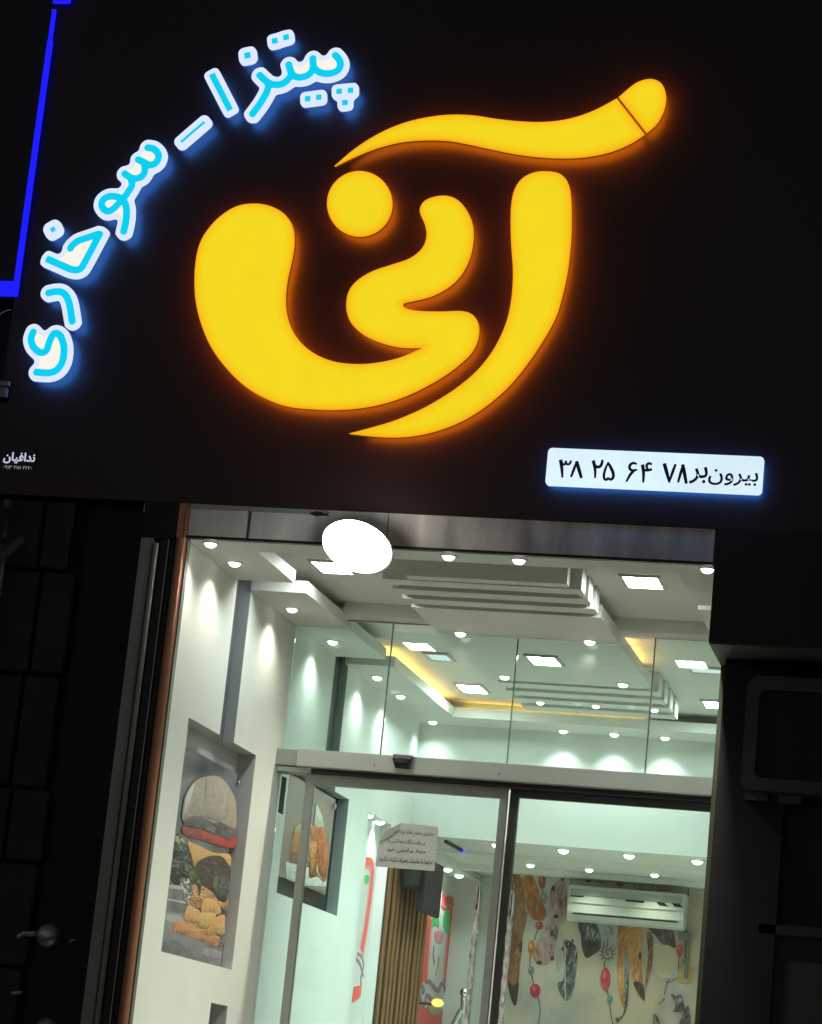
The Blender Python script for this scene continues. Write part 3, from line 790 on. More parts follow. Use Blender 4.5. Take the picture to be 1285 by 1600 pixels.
# neighbour's sign at the upper left with its blue edge light
M_blue = emit('blue_led_edge', (0.012, 0.012, 1.0), 1.1)
ns = thing('neighbour_sign', 'dark neighbouring sign with a bright blue lit edge', 'sign', (-4.6, 0, 4.85))
xe = -4.214
bx('board', mat('neighbour_board', (0.010, 0.012, 0.02), 0.45, 0, .2, 5), ns, -5.4, xe - 0.03, -0.01, 0.2, 4.80, 6.7)
zt0 = float(onY(88, 66, 0)[2]); zt1 = float(onY(94, 18, 0)[2])
bx('edge_light', M_blue, ns, xe - 0.024, xe - .001, -0.026, -0.012, 4.80, zt0 - .002)
bx('edge_light', M_blue, ns, xe - 0.022, xe - .006, -0.026, -0.012, zt0 + .001, zt1)
bx('edge_light', M_blue, ns, xe - 0.024, xe + .055, -0.026, -0.012, zt1 + .03, zt1 + .12)
bx('bottom_light', M_blue, ns, -5.4, xe - 0.0295, -0.026, -0.012, 4.80, 4.865)
nb = thing('louvred_vent', 'small pale louvred vent at the left edge beside the cyan letters', 'vent', (-4.3, -0.02, 4.4))
za, zb2 = float(onY(6, 596, -.01)[2]), float(onY(6, 624, -.01)[2]); xv = float(onY(12, 610, -.02)[0])
bx('casing', M_black, nb, -4.6, xv + .002, 0.0, 0.06, zb2 - .01, za + .01)
bx('louvre', mat('pale_louvre', (.35, .36, .34), .5), nb, -4.6, xv, -.02, -.0005, zb2 + (za - zb2) * .76, za)
bx('louvre', MATS['pale_louvre'], nb, -4.6, xv - .003, -.028, -.0005, zb2 + (za - zb2) * .12, zb2 + (za - zb2) * .62)
cbx = thing('bent_cable', 'thin white bent cable at the left edge under the blue light', 'cable', onY(0, 492, -.01))
MB().tube([onY(x, y, -.012) for x, y in ((-14, 520), (-8, 503), (0, 491), (8, 486), (17, 484))], 0.003, 8).build('wire', mat('white_wire', (.5, .5, .5), .5), cbx, True)

# oval lamp on the lintel
ol = thing('oval_lamp', 'glaring white oval lamp on the steel lintel above the door', 'lamp', (-2.60, 0.0, 3.85))
cx, cy, cz = [float(v) for v in onY(558, 854, -0.14)]
def oval(prof, rot, n=36):
    mb = MB(); c, s = math.cos(rot), math.sin(rot)
    for (k, d) in prof:
        for i in range(n):
            a = 2 * math.pi * i / n; u, w = 0.152 * k * math.cos(a), 0.102 * k * math.sin(a)
            mb.v.append((cx + u * c - w * s, cy + d, cz + u * s + w * c))
    for j in range(len(prof) - 1):
        for i in range(n): mb.f.append((j * n + i, j * n + (i + 1) % n, (j + 1) * n + (i + 1) % n, (j + 1) * n + i))
    mb.f.append(tuple(range(n))); mb.f.append(tuple((len(prof) - 1) * n + i for i in range(n)))
    return mb
ROT = -math.radians(20)
oval([(0.96, 0.045), (1.0, 0.03), (1.0, 0.004), (0.97, 0.0)], ROT).build('base', M_trim, ol, True)
oval([(0.965, -0.001), (0.96, -0.012), (0.86, -0.036), (0.6, -0.052), (0.25, -0.058)], ROT).build('diffuser', M_oval, ol, True)
bx('bracket', M_alu_dark, ol, cx - .03, cx + .03, cy + 0.02, 0.0035, cz + 0.03, cz + 0.085)

# ================================================================== lit sign letters
def lit_yellow(name, outline, label):
    """outline in (x,z): acrylic face with a warmer rim, dimly glowing return and a halo of light towards the panel"""
    A = np.array(outline); lo, hi = A.min(0), A.max(0)
    t = thing(name, label, 'sign letter', ((lo[0] + hi[0]) / 2, -0.03, (lo[1] + hi[1]) / 2), 'yellow lit logo shapes')
    return t
def yellow_parts(t, outline, fname='face'):
    A = np.array(outline); lo, hi = A.min(0) - 0.02, A.max(0) + 0.02
    h = 0.006
    xs, ys, G = grid(lo, hi, h); D = poly_sdf(G, [outline])
    mb = MB(); me_f = []
    cols = [('yellow_face_%d' % q, tuple(a_ + (b_ - a_) * (q / 7) ** .65 for a_, b_ in zip((1.0, 0.42, 0.006), (0.95, 0.71, 0.016))), .97) for q in range(8)]
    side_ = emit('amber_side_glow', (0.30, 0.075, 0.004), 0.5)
    v = []; f = []; mi = []
    for k, ins in enumerate((0, 0.003, 0.006, 0.010, 0.015, 0.021, 0.029, 0.039)):
        outs = [outline] if ins == 0 else contours(xs, ys, D, -ins)
        if not outs: continue
        vv, ff = slab_geo(outs, FAC, -0.070 - 0.0004 * k, -0.060 if k == 0 else -0.070, True, k == 0)
        n = len(v); v += vv; f += [tuple(n + q for q in p) for p in ff]; mi += [k] * len(ff)
    me = bpy.data.meshes.new(fname); me.from_pydata(v, [], f)
    for nme, c, s in cols: me.materials.append(emit(nme, c, s, 0.05, 8))
    for p, k in zip(me.polygons, mi): p.material_index = k
    bm = bmesh.new(); bm.from_mesh(me); bmesh.ops.recalc_face_normals(bm, faces=bm.faces); bm.to_mesh(me); bm.free()
    link(fname, me, None, t)
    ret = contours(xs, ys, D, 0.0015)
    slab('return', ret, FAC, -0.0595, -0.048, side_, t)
    inner = contours(xs, ys, D, -0.006)
    slab('back_glow', inner, FAC, -0.0475, -0.044, emit('halo_amber', (1.0, 0.22, 0.010), 9.5), t)

YF = -0.070
O3, S3 = (280, 100), 1.60625
sw_main = [(390, 256), (440, 213), (500, 175), (560, 149), (620, 134), (680, 127), (740, 129), (800, 138), (860, 144), (920, 145), (980, 137), (1040, 117), (1099, 86), (1168, 176), (1130, 200), (1080, 220), (1020, 232), (960, 235), (900, 232), (840, 224), (780, 212), (720, 199), (670, 191), (610, 190), (550, 196), (490, 212), (440, 232)]
sw_tip = [(1103, 83), (1140, 52), (1165, 40), (1190, 38), (1212, 50), (1222, 78), (1218, 112), (1200, 148), (1173, 172)]
body = [(187, 350), (225, 355), (262, 374), (284, 405), (289, 445), (283, 490), (272, 540), (267, 590), (272, 635), (288, 675), (315, 708), (350, 732), (395, 748), (450, 753), (500, 749), (550, 738), (590, 722), (612, 711), (560, 711), (510, 700), (465, 680), (432, 650), (420, 615), (424, 575), (445, 545), (485, 520), (535, 503), (580, 487), (610, 462), (621, 432), (617, 403), (606, 378), (605, 360), (618, 342), (645, 332), (675, 331), (702, 343), (724, 370), (737, 405), (738, 445), (728, 490), (705, 532), (672, 562), (630, 583), (590, 593), (565, 599), (563, 607), (575, 615), (610, 620), (660, 621), (710, 620), (738, 630), (752, 655), (750, 690), (735, 722), (705, 752), (665, 782), (620, 808), (570, 832), (510, 852), (450, 863), (390, 867), (330, 865), (270, 858), (215, 838), (165, 808), (120, 765), (80, 710), (53, 645), (40, 580), (40, 510), (52, 450), (80, 405), (115, 373), (150, 355)]
right_st = [(925, 269), (955, 275), (975, 295), (983, 330), (985, 390), (983, 450), (975, 520), (962, 580), (945, 635), (915, 690), (875, 750), (830, 805), (780, 850), (725, 887), (670, 912), (610, 929), (550, 936), (490, 934), (427, 927), (480, 913), (540, 895), (600, 870), (650, 843), (700, 810), (745, 772), (780, 730), (806, 685), (825, 635), (835, 580), (838, 520), (834, 460), (832, 400), (834, 350), (842, 315), (860, 288), (890, 272)]
o1 = catmull(pxY(sw_main, YF, O3, S3), True, 5, (0, 12, 13))
o2 = catmull(pxY(sw_tip, YF, O3, S3), True, 5, (0, 8))
t = lit_yellow('logo_swoosh', o1 + o2, 'long yellow lit swoosh at the top of the logo with a seam near its tip')
yellow_parts(t, o1); yellow_parts(t, o2, 'tip_face')
o = catmull(pxY(body, YF, O3, S3), True, 4, (17,)); t = lit_yellow('logo_letter', o, 'large curling yellow lit letter body at the left of the logo'); yellow_parts(t, o)
o = catmull(pxY(right_st, YF, O3, S3), True, 5, (18,)); t = lit_yellow('logo_stroke', o, 'tall sickle shaped yellow lit stroke at the right of the logo'); yellow_parts(t, o)
o = pxY(ellipse(453, 350, 82, 82, 48), YF, O3, S3); t = lit_yellow('logo_disc', o, 'round yellow lit disc of the logo under the swoosh'); yellow_parts(t, o)

# cyan letters on white lit plates
YC = -0.076
PXM = 0.00247
E_plate = ('plate_white_glow', (0.74, 0.84, 1.0), 0.98)
def cyan_letter(label, strokes, dots, w=12.4, off=8.6, name='lit_letter', inner=True):
    """strokes: polylines in photo pixels; dots: (x, y, size, rotation in degrees)"""
    segs = []
    for pts in strokes:
        sm = catmull(pts, False, 5) if len(pts) > 2 else pts
        segs.append([np.array(p) for p in pxY(sm, YC)])
    dts = []
    for (x, y, s, r) in dots:
        p = pxY([(x, y)], YC)[0]; dts.append((np.array(p), s * PXM / 2, math.radians(r)))
    allp = np.array([p for s in segs for p in s] + [d[0] for d in dts])
    R = (w / 2 + off + 14) * PXM
    lo, hi = allp.min(0) - R, allp.max(0) + R
    xs, ys, G = grid(lo, hi, 0.0030)
    D = np.full(len(G), 1e9); hw = w * PXM / 2
    def boxd(c, ax, hx, hy):
        q = G - c; a = np.abs(q @ ax) - hx; b = np.abs(q @ np.array([-ax[1], ax[0]])) - hy
        return np.hypot(np.maximum(a, 0), np.maximum(b, 0)) + np.minimum(np.maximum(a, b), 0)
    for s in segs:
        for i in range(len(s) - 1):
            d = s[i + 1] - s[i]; L = np.hypot(*d)
            if L < 1e-6: continue
            D = np.minimum(D, boxd((s[i] + s[i + 1]) / 2, d / L, L / 2, hw))
            if i > 0: D = np.minimum(D, np.hypot(*(G - s[i]).T) - hw)
    for c, hs, r in dts:
        D = np.minimum(D, boxd(c, np.array([math.cos(r), math.sin(r)]), hs, hs))
    DP = D
    for i in range(len(dts)):
        for j in range(i):
            d = dts[i][0] - dts[j][0]; L = np.hypot(*d)
            if i < 2: DP = np.minimum(DP, boxd((dts[i][0] + dts[j][0]) / 2, d / L, L / 2, dts[i][1]))
    RC = 7 * PXM                                   # close the narrow notches of the plate
    fat = contours(xs, ys, DP, off * PXM + RC)
    fat = [p for p in fat if abs(area(p)) > 0.1 * max(abs(area(q)) for q in fat)]
    plate = contours(xs, ys, poly_sdf(G, fat), -RC)
    plate = [p for p in plate if abs(area(p)) > 4e-4 and not (len(plate) > 1 and abs(area(p)) < 0.08 * max(abs(area(q)) for q in plate))]
    cy = contours(xs, ys, D, 0.0)
    ctr_ = (lo + hi) / 2
    t = thing(name, label, 'sign letter', (ctr_[0], -0.025, ctr_[1]), 'cyan lit letters')
    pl_ = slab('white_plate', plate, FAC, -0.074, -0.059, emit(*E_plate), t)
    PD = poly_sdf(G, plate)
    slab('return', contours(xs, ys, PD, 0.0015), FAC, -0.0585, -0.044, M_return_blue, t)
    slab('back_glow', contours(xs, ys, PD, -0.006), FAC, -0.0435, -0.04, emit('halo_blue', (0.06, 0.28, 1.0), 8.5), t)
    inn = contours(xs, ys, PD, -9.5 * PXM)
    if inn and inner: slab('inner_face', inn, FAC, -0.0748, -0.0741, emit('plate_cream_glow', (0.98, 0.93, 0.84), 0.98), pl_)
    slab('cyan_face', cy, FAC, -0.077, -0.0749, emit('cyan_face_glow', (0.004, 0.66, 0.93), 0.95), pl_)
    return t
def Z(pts, off, sc): return [(off[0] + x / sc, off[1] + y / sc) for x, y in pts]
OA, SA = (340, 50), 4.942
OB, SB = (130, 180), 5.841
OC, SC = (20, 320), 7.139
OD, SD = (0, 300), 3.0775
cyan_letter('cyan joined letters on a white plate at the top right end of the arc', [
    Z([(905, 175), (940, 212), (950, 255), (930, 295), (880, 318), (820, 320), (770, 300), (742, 262), (737, 195)], OA, SA),
    Z([(742, 262), (728, 305), (690, 338), (640, 350), (600, 343), (572, 318), (548, 240)], OA, SA),
    Z([(572, 318), (552, 360), (510, 395), (460, 408), (410, 400), (378, 382), (318, 325)], OA, SA),
    Z([(378, 382), (393, 405), (388, 445), (365, 495), (325, 560), (262, 643)], OA, SA)], [])
def dots(lst): return [(OA[0] + x / SA, OA[1] + y / SA, s, r) for x, y, s, r in lst]
cyan_letter('pair of cyan dots on a white plate above the joined letters', [], dots([(443, 68, 10.2, 13), (530, 40, 10.2, 13)]), name='lit_dots', inner=False)
cyan_letter('single cyan dot on a white plate left of the dot pair', [], dots([(232, 180, 11, 13)]), off=10.5, name='lit_dots', inner=False)
cyan_letter('pair of cyan dots on a white plate below the joined letters', [], dots([(697, 515, 9.8, 7), (783, 503, 9.8, 7)]), name='lit_dots', inner=False)
cyan_letter('three cyan dots on a white plate at the right end of the arc', [], dots([(940, 458, 9.8, 6), (1028, 450, 9.8, 6), (985, 545, 9.8, 6)]), name='lit_dots', inner=False)
cyan_letter('single upright cyan bar letter on a white plate', [[(331, 115.5), (360, 172)]], [], w=11)
cyan_letter('thin cyan dash on a white plate in the middle of the arc', [Z([(893, 247), (1110, 60)], OB, SB)], [], w=5.2, off=10.6)
cyan_letter('cyan toothed letter with a looped tail on a white plate', [
    Z([(582, 295), (640, 305), (682, 345), (688, 392), (660, 438), (608, 455), (560, 432), (495, 400)], OB, SB),
    Z([(560, 432), (566, 500), (540, 555), (485, 578), (435, 570), (372, 528)], OB, SB),
    Z([(435, 570), (448, 632), (415, 695), (365, 755), (300, 742), (232, 742), (182, 775), (170, 822), (195, 863), (235, 876), (285, 848), (330, 800), (372, 765)], OB, SB),
    Z([(365, 760), (393, 830), (398, 900), (390, 980), (368, 1072)], OB, SB)], [])
cyan_letter('small cyan dot on a tilted white plate beside the blue light', [], [(OC[0] + 450 / SC, OC[1] + 275 / SC, 8.5, 45 - 12)], off=12.5, name='lit_dots', inner=False)
cyan_letter('angular hooked cyan letter on a white plate below the small dot', [
    Z([(640, 492), (672, 447), (725, 403)], OC, SC), Z([(725, 403), (968, 322)], OC, SC), Z([(985, 300), (880, 500), (790, 668)], OC, SC),
    Z([(790, 668), (758, 712), (705, 728), (640, 716), (560, 680), (378, 600)], OC, SC)], [])
cyan_letter('short bent cyan letter on a white plate, second from the lower end of the arc', [
    Z([(390, 985), (470, 968), (545, 972), (600, 1020), (632, 1100), (650, 1200), (668, 1315)], OC, SC)], [])
cyan_letter('S shaped cyan letter on a white plate at the lower end of the arc', [
    Z([(163, 668), (150, 705), (162, 745), (195, 772), (225, 760), (240, 715), (262, 680), (290, 690), (307, 735), (308, 780), (297, 825), (270, 858), (230, 870), (168, 865)], OD, SD)], [])

# phone plate
ph = thing('phone_sign', 'white lit plate with a dark blue phone number and takeaway wording', 'sign', onY(1022, 737, -0.061))
pc = [onY(x, y, -0.061) for x, y in ((856, 700), (1195, 713), (1190, 773), (853, 758))]
px0, px1 = float((pc[0][0] + pc[3][0]) / 2), float((pc[1][0] + pc[2][0]) / 2); pz0, pz1 = float((pc[2][2] + pc[3][2]) / 2), float((pc[0][2] + pc[1][2]) / 2)
lf_ = slab('lit_face', [rrect(px0, px1, pz0, pz1, 0.018)], FAC, -0.061, -0.047, emit('phone_plate_glow', (0.72, 0.90, 1.0), 0.98, 0.16, 5), ph)
slab('return', [rrect(px0 - .0015, px1 + .0015, pz0 - .0015, pz1 + .0015, 0.019)], FAC, -0.0465, -0.036, M_return_blue, ph)
slab('back_glow', [rrect(px0 + .006, px1 - .006, pz0 + .006, pz1 - .006, 0.016)], FAC, -0.0355, -0.033, MATS['halo_blue'], ph)
M_navy = mat('navy_vinyl', (0.075, 0.075, 0.20), 0.5)
O4, S4 = (840, 690), 3.473
for body_, (xa, ya), (xb_, yb_) in ((shape('بر'), (828, 130), (920, 235)), (shape('بیرون'), (930, 142), (1195, 252))):
    a = onY(O4[0] + xa / S4, O4[1] + (ya + (xb_ - xa) * .02) / S4, -.062); b = onY(O4[0] + xb_ / S4, O4[1] + (yb_ - (xb_ - xa) * .02) / S4, -.062)
    write('written_word', body_, (a[0], b[0], b[2], a[2]), -0.0618, M_navy, lf_, .014)
DIG = [[([(135, 196), (133, 150), (126, 98)], [8, 13, 16]), ([(127, 102), (138, 122), (150, 122), (156, 103)], 10), ([(153, 112), (160, 122), (174, 121), (183, 103)], 10)],
    [([(182, 193), (198, 150), (214, 106)], [9, 12, 7]), ([(212, 106), (225, 150), (239, 198)], [14, 15, 12])],
    [([(313, 198), (313, 150), (303, 102)], [8, 12, 15]), ([(303, 106), (315, 134), (338, 136), (350, 118), (352, 98)], [13, 13, 13, 12, 9])],
    [([(382, 112), (398, 140), (411, 172), (410, 196), (396, 206), (385, 196)], [8, 13, 13, 12, 11, 8]), ([(386, 112), (370, 145), (361, 180), (364, 202), (376, 206), (386, 194)], [8, 10, 11, 11, 11, 8])],
    [([(540, 122), (520, 116), (504, 126), (500, 144), (514, 156), (542, 152)], [8, 11, 12, 12, 11, 8]), ([(528, 154), (505, 178), (482, 218)], [11, 12, 8])],
    [([(574, 222), (576, 170), (570, 124)], [9, 13, 15]), ([(571, 128), (576, 150), (596, 156), (622, 150)], 11), ([(622, 124), (604, 118), (592, 132), (600, 152)], [9, 11, 11, 9])],
    [([(688, 118), (702, 168), (716, 222)], [15, 15, 8]), ([(714, 222), (732, 170), (750, 122)], [8, 12, 10])],
    [([(763, 222), (777, 172), (790, 124)], [9, 12, 7]), ([(788, 124), (798, 172), (808, 228)], [14, 15, 12])]]
for dg_ in DIG:
    v_ = []; f_ = []
    for pts, wd in dg_:
        pp_ = pxY(pts, -.062, O4, S4); ww = [q * PXM / S4 * 1.35 for q in (wd if isinstance(wd, list) else [wd] * len(pts))]
        sm = catmull([(*p_, w_) for p_, w_ in zip(pp_, ww)], False, 4)
        vv, ff = slab_geo([stroke_poly([q[:2] for q in sm], [q[2] for q in sm])], FAC, -0.062 - .00005 * len(v_) ** .5, -0.0612)
        f_ += [tuple(len(v_) + q for q in p) for p in ff]; v_ += vv
    mb = MB(); mb.v = v_; mb.f = f_; mb.build('written_digit', M_navy, lf_)

# sign maker's small plate
mk = thing('maker_plate', 'tiny white sign maker lettering at the lower left of the fascia', 'lettering', onY(30, 720, 0))
bx('plate', mat('maker_plate_dark', (0.004, 0.008, 0.012), 0.3), mk, float(onY(2, 705, 0)[0]), float(onY(58, 706, 0)[0]), -0.003, -0.0005, float(onY(30, 738, 0)[2]), float(onY(30, 702, 0)[2]))
M_mk = emit('maker_letters_white', (0.72, 0.74, 0.95), 0.75)
a = onY(7, 706, -.003); b = onY(54, 726, -.003); write('written_name', shape('ندافیان'), (a[0], b[0], b[2], a[2]), -0.0036, M_mk, mk, 0.03)
a = onY(6, 726.5, -.003); b = onY(50, 734, -.003); write('written_number', '\u06f0\u06f9\u06f1\u06f3 \u06f3\u06f5\u06f1 \u06f4\u06f2\u06f2\u06f0', (a[0], b[0], b[2], a[2]), -0.0036, emit('maker_number_white', (0.55, 0.57, 0.6), 0.5), mk, 0.012)

# ================================================================== pictures in the niches
def print_mat(name, col, z0, z1, var, scale):
    col = [min(.8, c * 1.18) for c in col]
    if name in MATS: return MATS[name]
    M = bpy.data.materials.new(name); M.use_nodes = True; t = M.node_tree; P = t.nodes['Principled BSDF']
    tc = t.nodes.new('ShaderNodeTexCoord'); sx = t.nodes.new('ShaderNodeSeparateXYZ'); t.links.new(tc.outputs['Object'], sx.inputs[0])
    n = t.nodes.new('ShaderNodeTexNoise'); n.inputs['Scale'].default_value = scale * 1.6; n.inputs['Detail'].default_value = 8; n.inputs['Roughness'].default_value = .62; n.inputs['Distortion'].default_value = .8
    t.links.new(tc.outputs['Object'], n.inputs['Vector'])
    mr = t.nodes.new('ShaderNodeMapRange'); mr.inputs['From Min'].default_value = z0; mr.inputs['From Max'].default_value = z1
    t.links.new(sx.outputs['Z'], mr.inputs['Value'])
    mx = t.nodes.new('ShaderNodeMath'); mx.operation = 'MULTIPLY_ADD'; mx.inputs[1].default_value = 1.7; mx.inputs[2].default_value = -.85
    t.links.new(n.outputs['Fac'], mx.inputs[0])
    ad = t.nodes.new('ShaderNodeMath'); ad.operation = 'ADD'; t.links.new(mx.outputs[0], ad.inputs[0]); t.links.new(mr.outputs[0], ad.inputs[1])
    r = t.nodes.new('ShaderNodeValToRGB'); e = r.color_ramp.elements; v = min(.75, .30 + var * .7)
    e[0].position = -.0; e[0].color = (*[c * (1 - v) for c in col], 1); e[1].position = 1.0; e[1].color = (*[min(.85, c * (1 + v * .6)) for c in col], 1)
    k = e.new(.45); k.color = (*col, 1)
    t.links.new(ad.outputs[0], r.inputs[0]); t.links.new(r.outputs[0], P.inputs['Base Color']); P.inputs['Roughness'].default_value = .3
    MATS[name] = M
    return M
def flat(name, pts, X, lift, col, parent, off, sc, mname, rough=.35, var=.2, scale=14, smooth=True, corners=(), stretch=None):
    o = pxX(pts, X, off, sc)
    if smooth: o = catmull(o, True, 4, corners)
    zz = [q[1] for q in o]
    ft = slab(name, [o], LFT, X + lift, X + lift - 0.0008, print_mat(mname, col, min(zz), max(zz), var, scale), parent)
    SPK = {'herbs': (110, .05, .16, (2.6, .35)), 'lettuce': (60, .03, .12, (2.2, .4)), 'bun': (40, .02, .07, (1.12, .86)), 'patty': (60, .03, .08, (1.9, .45)), 'potato': (16, .03, .10, (1.12, .80)), 'chicken': (50, .03, .12, (1.55, .5)), 'tomato': (20, .03, .12, (1.7, .6)), 'onion': (26, .05, .2, (2.4, .5)), 'garnish': (40, .02, .08, (1.6, .4)), 'sauce': (16, .02, .06, (1.2, .7)), 'cheese': (8, .05, .16, (1.15, .8)), 'board': (14, .06, .2, (1.2, .7)), 'counter': (14, .08, .3, (1.5, .7))}
    if name in SPK:
        nn, s0, s1, (br, dk) = SPK[name]; A = np.array(o); lo, hi = A.min(0), A.max(0); W_, H_ = hi - lo; rg = random.Random(len(bpy.data.objects))
        for k, mul in enumerate((br, dk)):
            V, F = [], []
            for q in range(nn):
                u, w = rg.uniform(lo[0], hi[0]), rg.uniform(lo[1], hi[1]); ra = rg.uniform(s0, s1) * W_; rb = rg.uniform(s0, s1) * H_ * .6
                bl_ = [(u + ra * rg.uniform(.45, 1) * math.cos(a), w + rb * rg.uniform(.45, 1) * math.sin(a)) for a in [2 * math.pi * j / 8 for j in range(8)]]
                if all(pip(p, o) for p in bl_):
                    vv, ff = slab_geo([bl_], LFT, X + lift + .00012 + .000003 * q + .0002 * k, 0, False, False)
                    F += [tuple(len(V) + j for j in p) for p in ff]; V += vv
            if V:
                mb = MB(); mb.v, mb.f = V, F
                tag(mb.build('print_flecks', print_mat(mname + '_fleck%d' % k, [min(.78, c * mul) for c in col], min(zz), max(zz), var, scale), ft), kind='stuff')
    return ft

XP = -3.400
bp = thing('burger_picture', 'acrylic picture of a burger with potatoes in the near niche', 'picture', (XP, 0.75, 2.1))
pa = onX(290, 1166, XP); pb = onX(371, 1210, XP)
ybr = float(pb[1]); ztp = float(pa[2] + pb[2]) / 2
def backdrop():
    M = bpy.data.materials.new('kitchen_backdrop_print'); M.use_nodes = True; t = M.node_tree; P = t.nodes['Principled BSDF']
    tc = t.nodes.new('ShaderNodeTexCoord'); n = t.nodes.new('ShaderNodeTexNoise'); n.inputs['Scale'].default_value = 3.5; n.inputs['Detail'].default_value = 3
    t.links.new(tc.outputs['Object'], n.inputs['Vector'])
    r = t.nodes.new('ShaderNodeValToRGB'); e = r.color_ramp.elements
    e[0].position = .32; e[0].color = (.10, .10, .105, 1); e[1].position = .68; e[1].color = (.27, .27, .275, 1)
    t.links.new(n.outputs['Fac'], r.inputs[0]); t.links.new(r.outputs[0], P.inputs['Base Color']); P.inputs['Roughness'].default_value = .18
    return M
bx('acrylic_plate', backdrop(), bp, XP - 0.006, XP, 0.30, ybr, 2.0, ztp)
O5, S5 = (240, 1110), 7.139
O6, S6 = (240, 1290), 6.4
L0 = 0.001
flat('counter', [(60, 860), (330, 880), (900, 1250), (900, 1500), (40, 1300)], XP, L0, (.20, .20, .205), bp, O6, S6, 'print_grey_counter', smooth=False)
flat('shelf', [(150, 590), (330, 610), (330, 650), (150, 630)], XP, L0 * 1.5, (.40, .40, .39), bp, O6, S6, 'print_pale_shelf', smooth=False)
flat('shelf', [(140, 730), (330, 760), (330, 785), (138, 752)], XP, L0 * 1.5, (.38, .38, .37), bp, O6, S6, 'print_pale_shelf2', smooth=False)
flat('herbs', [(170, 370), (210, 350), (250, 380), (300, 360), (350, 420), (370, 520), (310, 560), (240, 590), (190, 570), (165, 480)], XP, L0 * 1.6, (.05, .06, .045), bp, O6, S6, 'print_dark_herbs', var=.9, scale=60)
flat('herbs', [(215, 60), (270, 100), (330, 170), (380, 260), (390, 400), (330, 360), (250, 340), (195, 300)], XP, L0 * 1.6, (.13, .13, .10), bp, O6, S6, 'print_grey_herbs', var=.9, scale=50)
flat('herbs', [(260, 540), (370, 540), (400, 650), (380, 780), (330, 800), (300, 700)], XP, L0 * 1.7, (.36, .34, .27), bp, O6, S6, 'print_blurred_sprout', var=.5, scale=40)
flat('board', [(195, 960), (285, 950), (420, 985), (660, 1110), (665, 1200), (590, 1200), (450, 1140), (200, 1060)], XP, L0 * 2, (.52, .24, .11), bp, O6, S6, 'print_orange_board', smooth=False)
flat('patty', [(395, 600), (440, 560), (600, 600), (730, 640), (735, 840), (640, 800), (480, 820), (360, 800)], XP, L0 * 2.2, (.50, .26, .12), bp, O6, S6, 'print_potato_back')
flat('patty', [(400, 430), (440, 360), (510, 318), (590, 300), (680, 310), (750, 380), (770, 480), (740, 620), (720, 760), (640, 740), (580, 660), (500, 610), (430, 560)], XP, L0 * 2.6, (.075, .05, .043), bp, O6, S6, 'print_brown_patty', var=.35, scale=30)
flat('lettuce', [(345, 470), (400, 430), (430, 500), (470, 560), (460, 700), (430, 600), (370, 570)], XP, L0 * 3, (.08, .10, .05), bp, O6, S6, 'print_green_lettuce', var=.6, scale=50)
flat('lettuce', [(600, 520), (740, 520), (730, 740), (660, 740), (600, 650)], XP, L0 * 3, (.10, .105, .085), bp, O6, S6, 'print_grey_lettuce', var=.5, scale=50)
flat('cheese', [(330, 150), (450, 200), (600, 270), (760, 290), (765, 410), (745, 390), (690, 315), (600, 298), (510, 318), (440, 362), (400, 420), (370, 290)], XP, L0 * 3.4, (.60, .36, .13), bp, O6, S6, 'print_yellow_cheese', corners=(0, 4, 10), var=.1)
for k, pts in enumerate(([(340, 800), (400, 820), (460, 860), (455, 960), (380, 970), (300, 930)], [(500, 735), (570, 730), (650, 790), (660, 880), (560, 880), (470, 860)], [(450, 880), (530, 868), (620, 890), (560, 980), (500, 1030), (445, 990)], [(600, 930), (700, 890), (700, 1000), (640, 1060), (550, 1100), (530, 1040)], [(640, 985), (700, 980), (700, 1080), (640, 1090), (610, 1040)])):
    flat('potato', pts, XP, L0 * (3.2 + .3 * k), (.58 + .03 * (k % 2), .33 + .03 * (k % 3), .14), bp, O6, S6, f'print_potato_{k}', var=.15, scale=20)
flat('tomato', [(320, 1290), (400, 1300), (540, 1330), (700, 1380), (920, 1400), (905, 1520), (800, 1530), (640, 1480), (480, 1430), (330, 1380)], XP, L0 * 3.8, (.42, .06, .05), bp, O5, S5, 'print_red_tomato', var=.3, scale=20)
flat('onion', [(330, 1230), (420, 1180), (560, 1180), (760, 1230), (910, 1290), (915, 1400), (800, 1430), (640, 1370), (480, 1320), (360, 1300)], XP, L0 * 4.2, (.13, .11, .115), bp, O5, S5, 'print_purple_onion', var=.6, scale=25)
flat('bun', [(320, 1230), (312, 1150), (335, 990), (375, 890), (440, 800), (520, 750), (600, 735), (690, 730), (770, 770), (850, 880), (905, 1000), (915, 1130), (910, 1300), (860, 1310), (760, 1250), (660, 1200), (520, 1180), (420, 1180)], XP, L0 * 4.6, (.44, .36, .29), bp, O5, S5, 'print_pale_bun', var=.25, scale=12)
flat('bun_highlight', [(345, 1010), (380, 900), (450, 810), (430, 900), (400, 1000), (360, 1120), (330, 1150)], XP, L0 * 5, (.62, .62, .60), bp, O5, S5, 'print_bun_highlight', var=.1)
flat('bun_seam', [(560, 760), (590, 745), (585, 860), (570, 960), (555, 950), (565, 860)], XP, L0 * 5, (.36, .27, .20), bp, O5, S5, 'print_bun_seam', var=.3)
def standoff(parent, y, z, X):
    MB().lathe((X, y, z), [(0.014, -0.033), (0.014, 0.0), (0.017, 0.001), (0.017, 0.012), (0.012, 0.016)], 16, 'x').build('standoff', M_chrome, parent, True)
p = onX(373, 1225, XP + .005); standoff(bp, float(p[1]), float(p[2]), XP)
standoff(bp, float(p[1]), 2.25, XP)

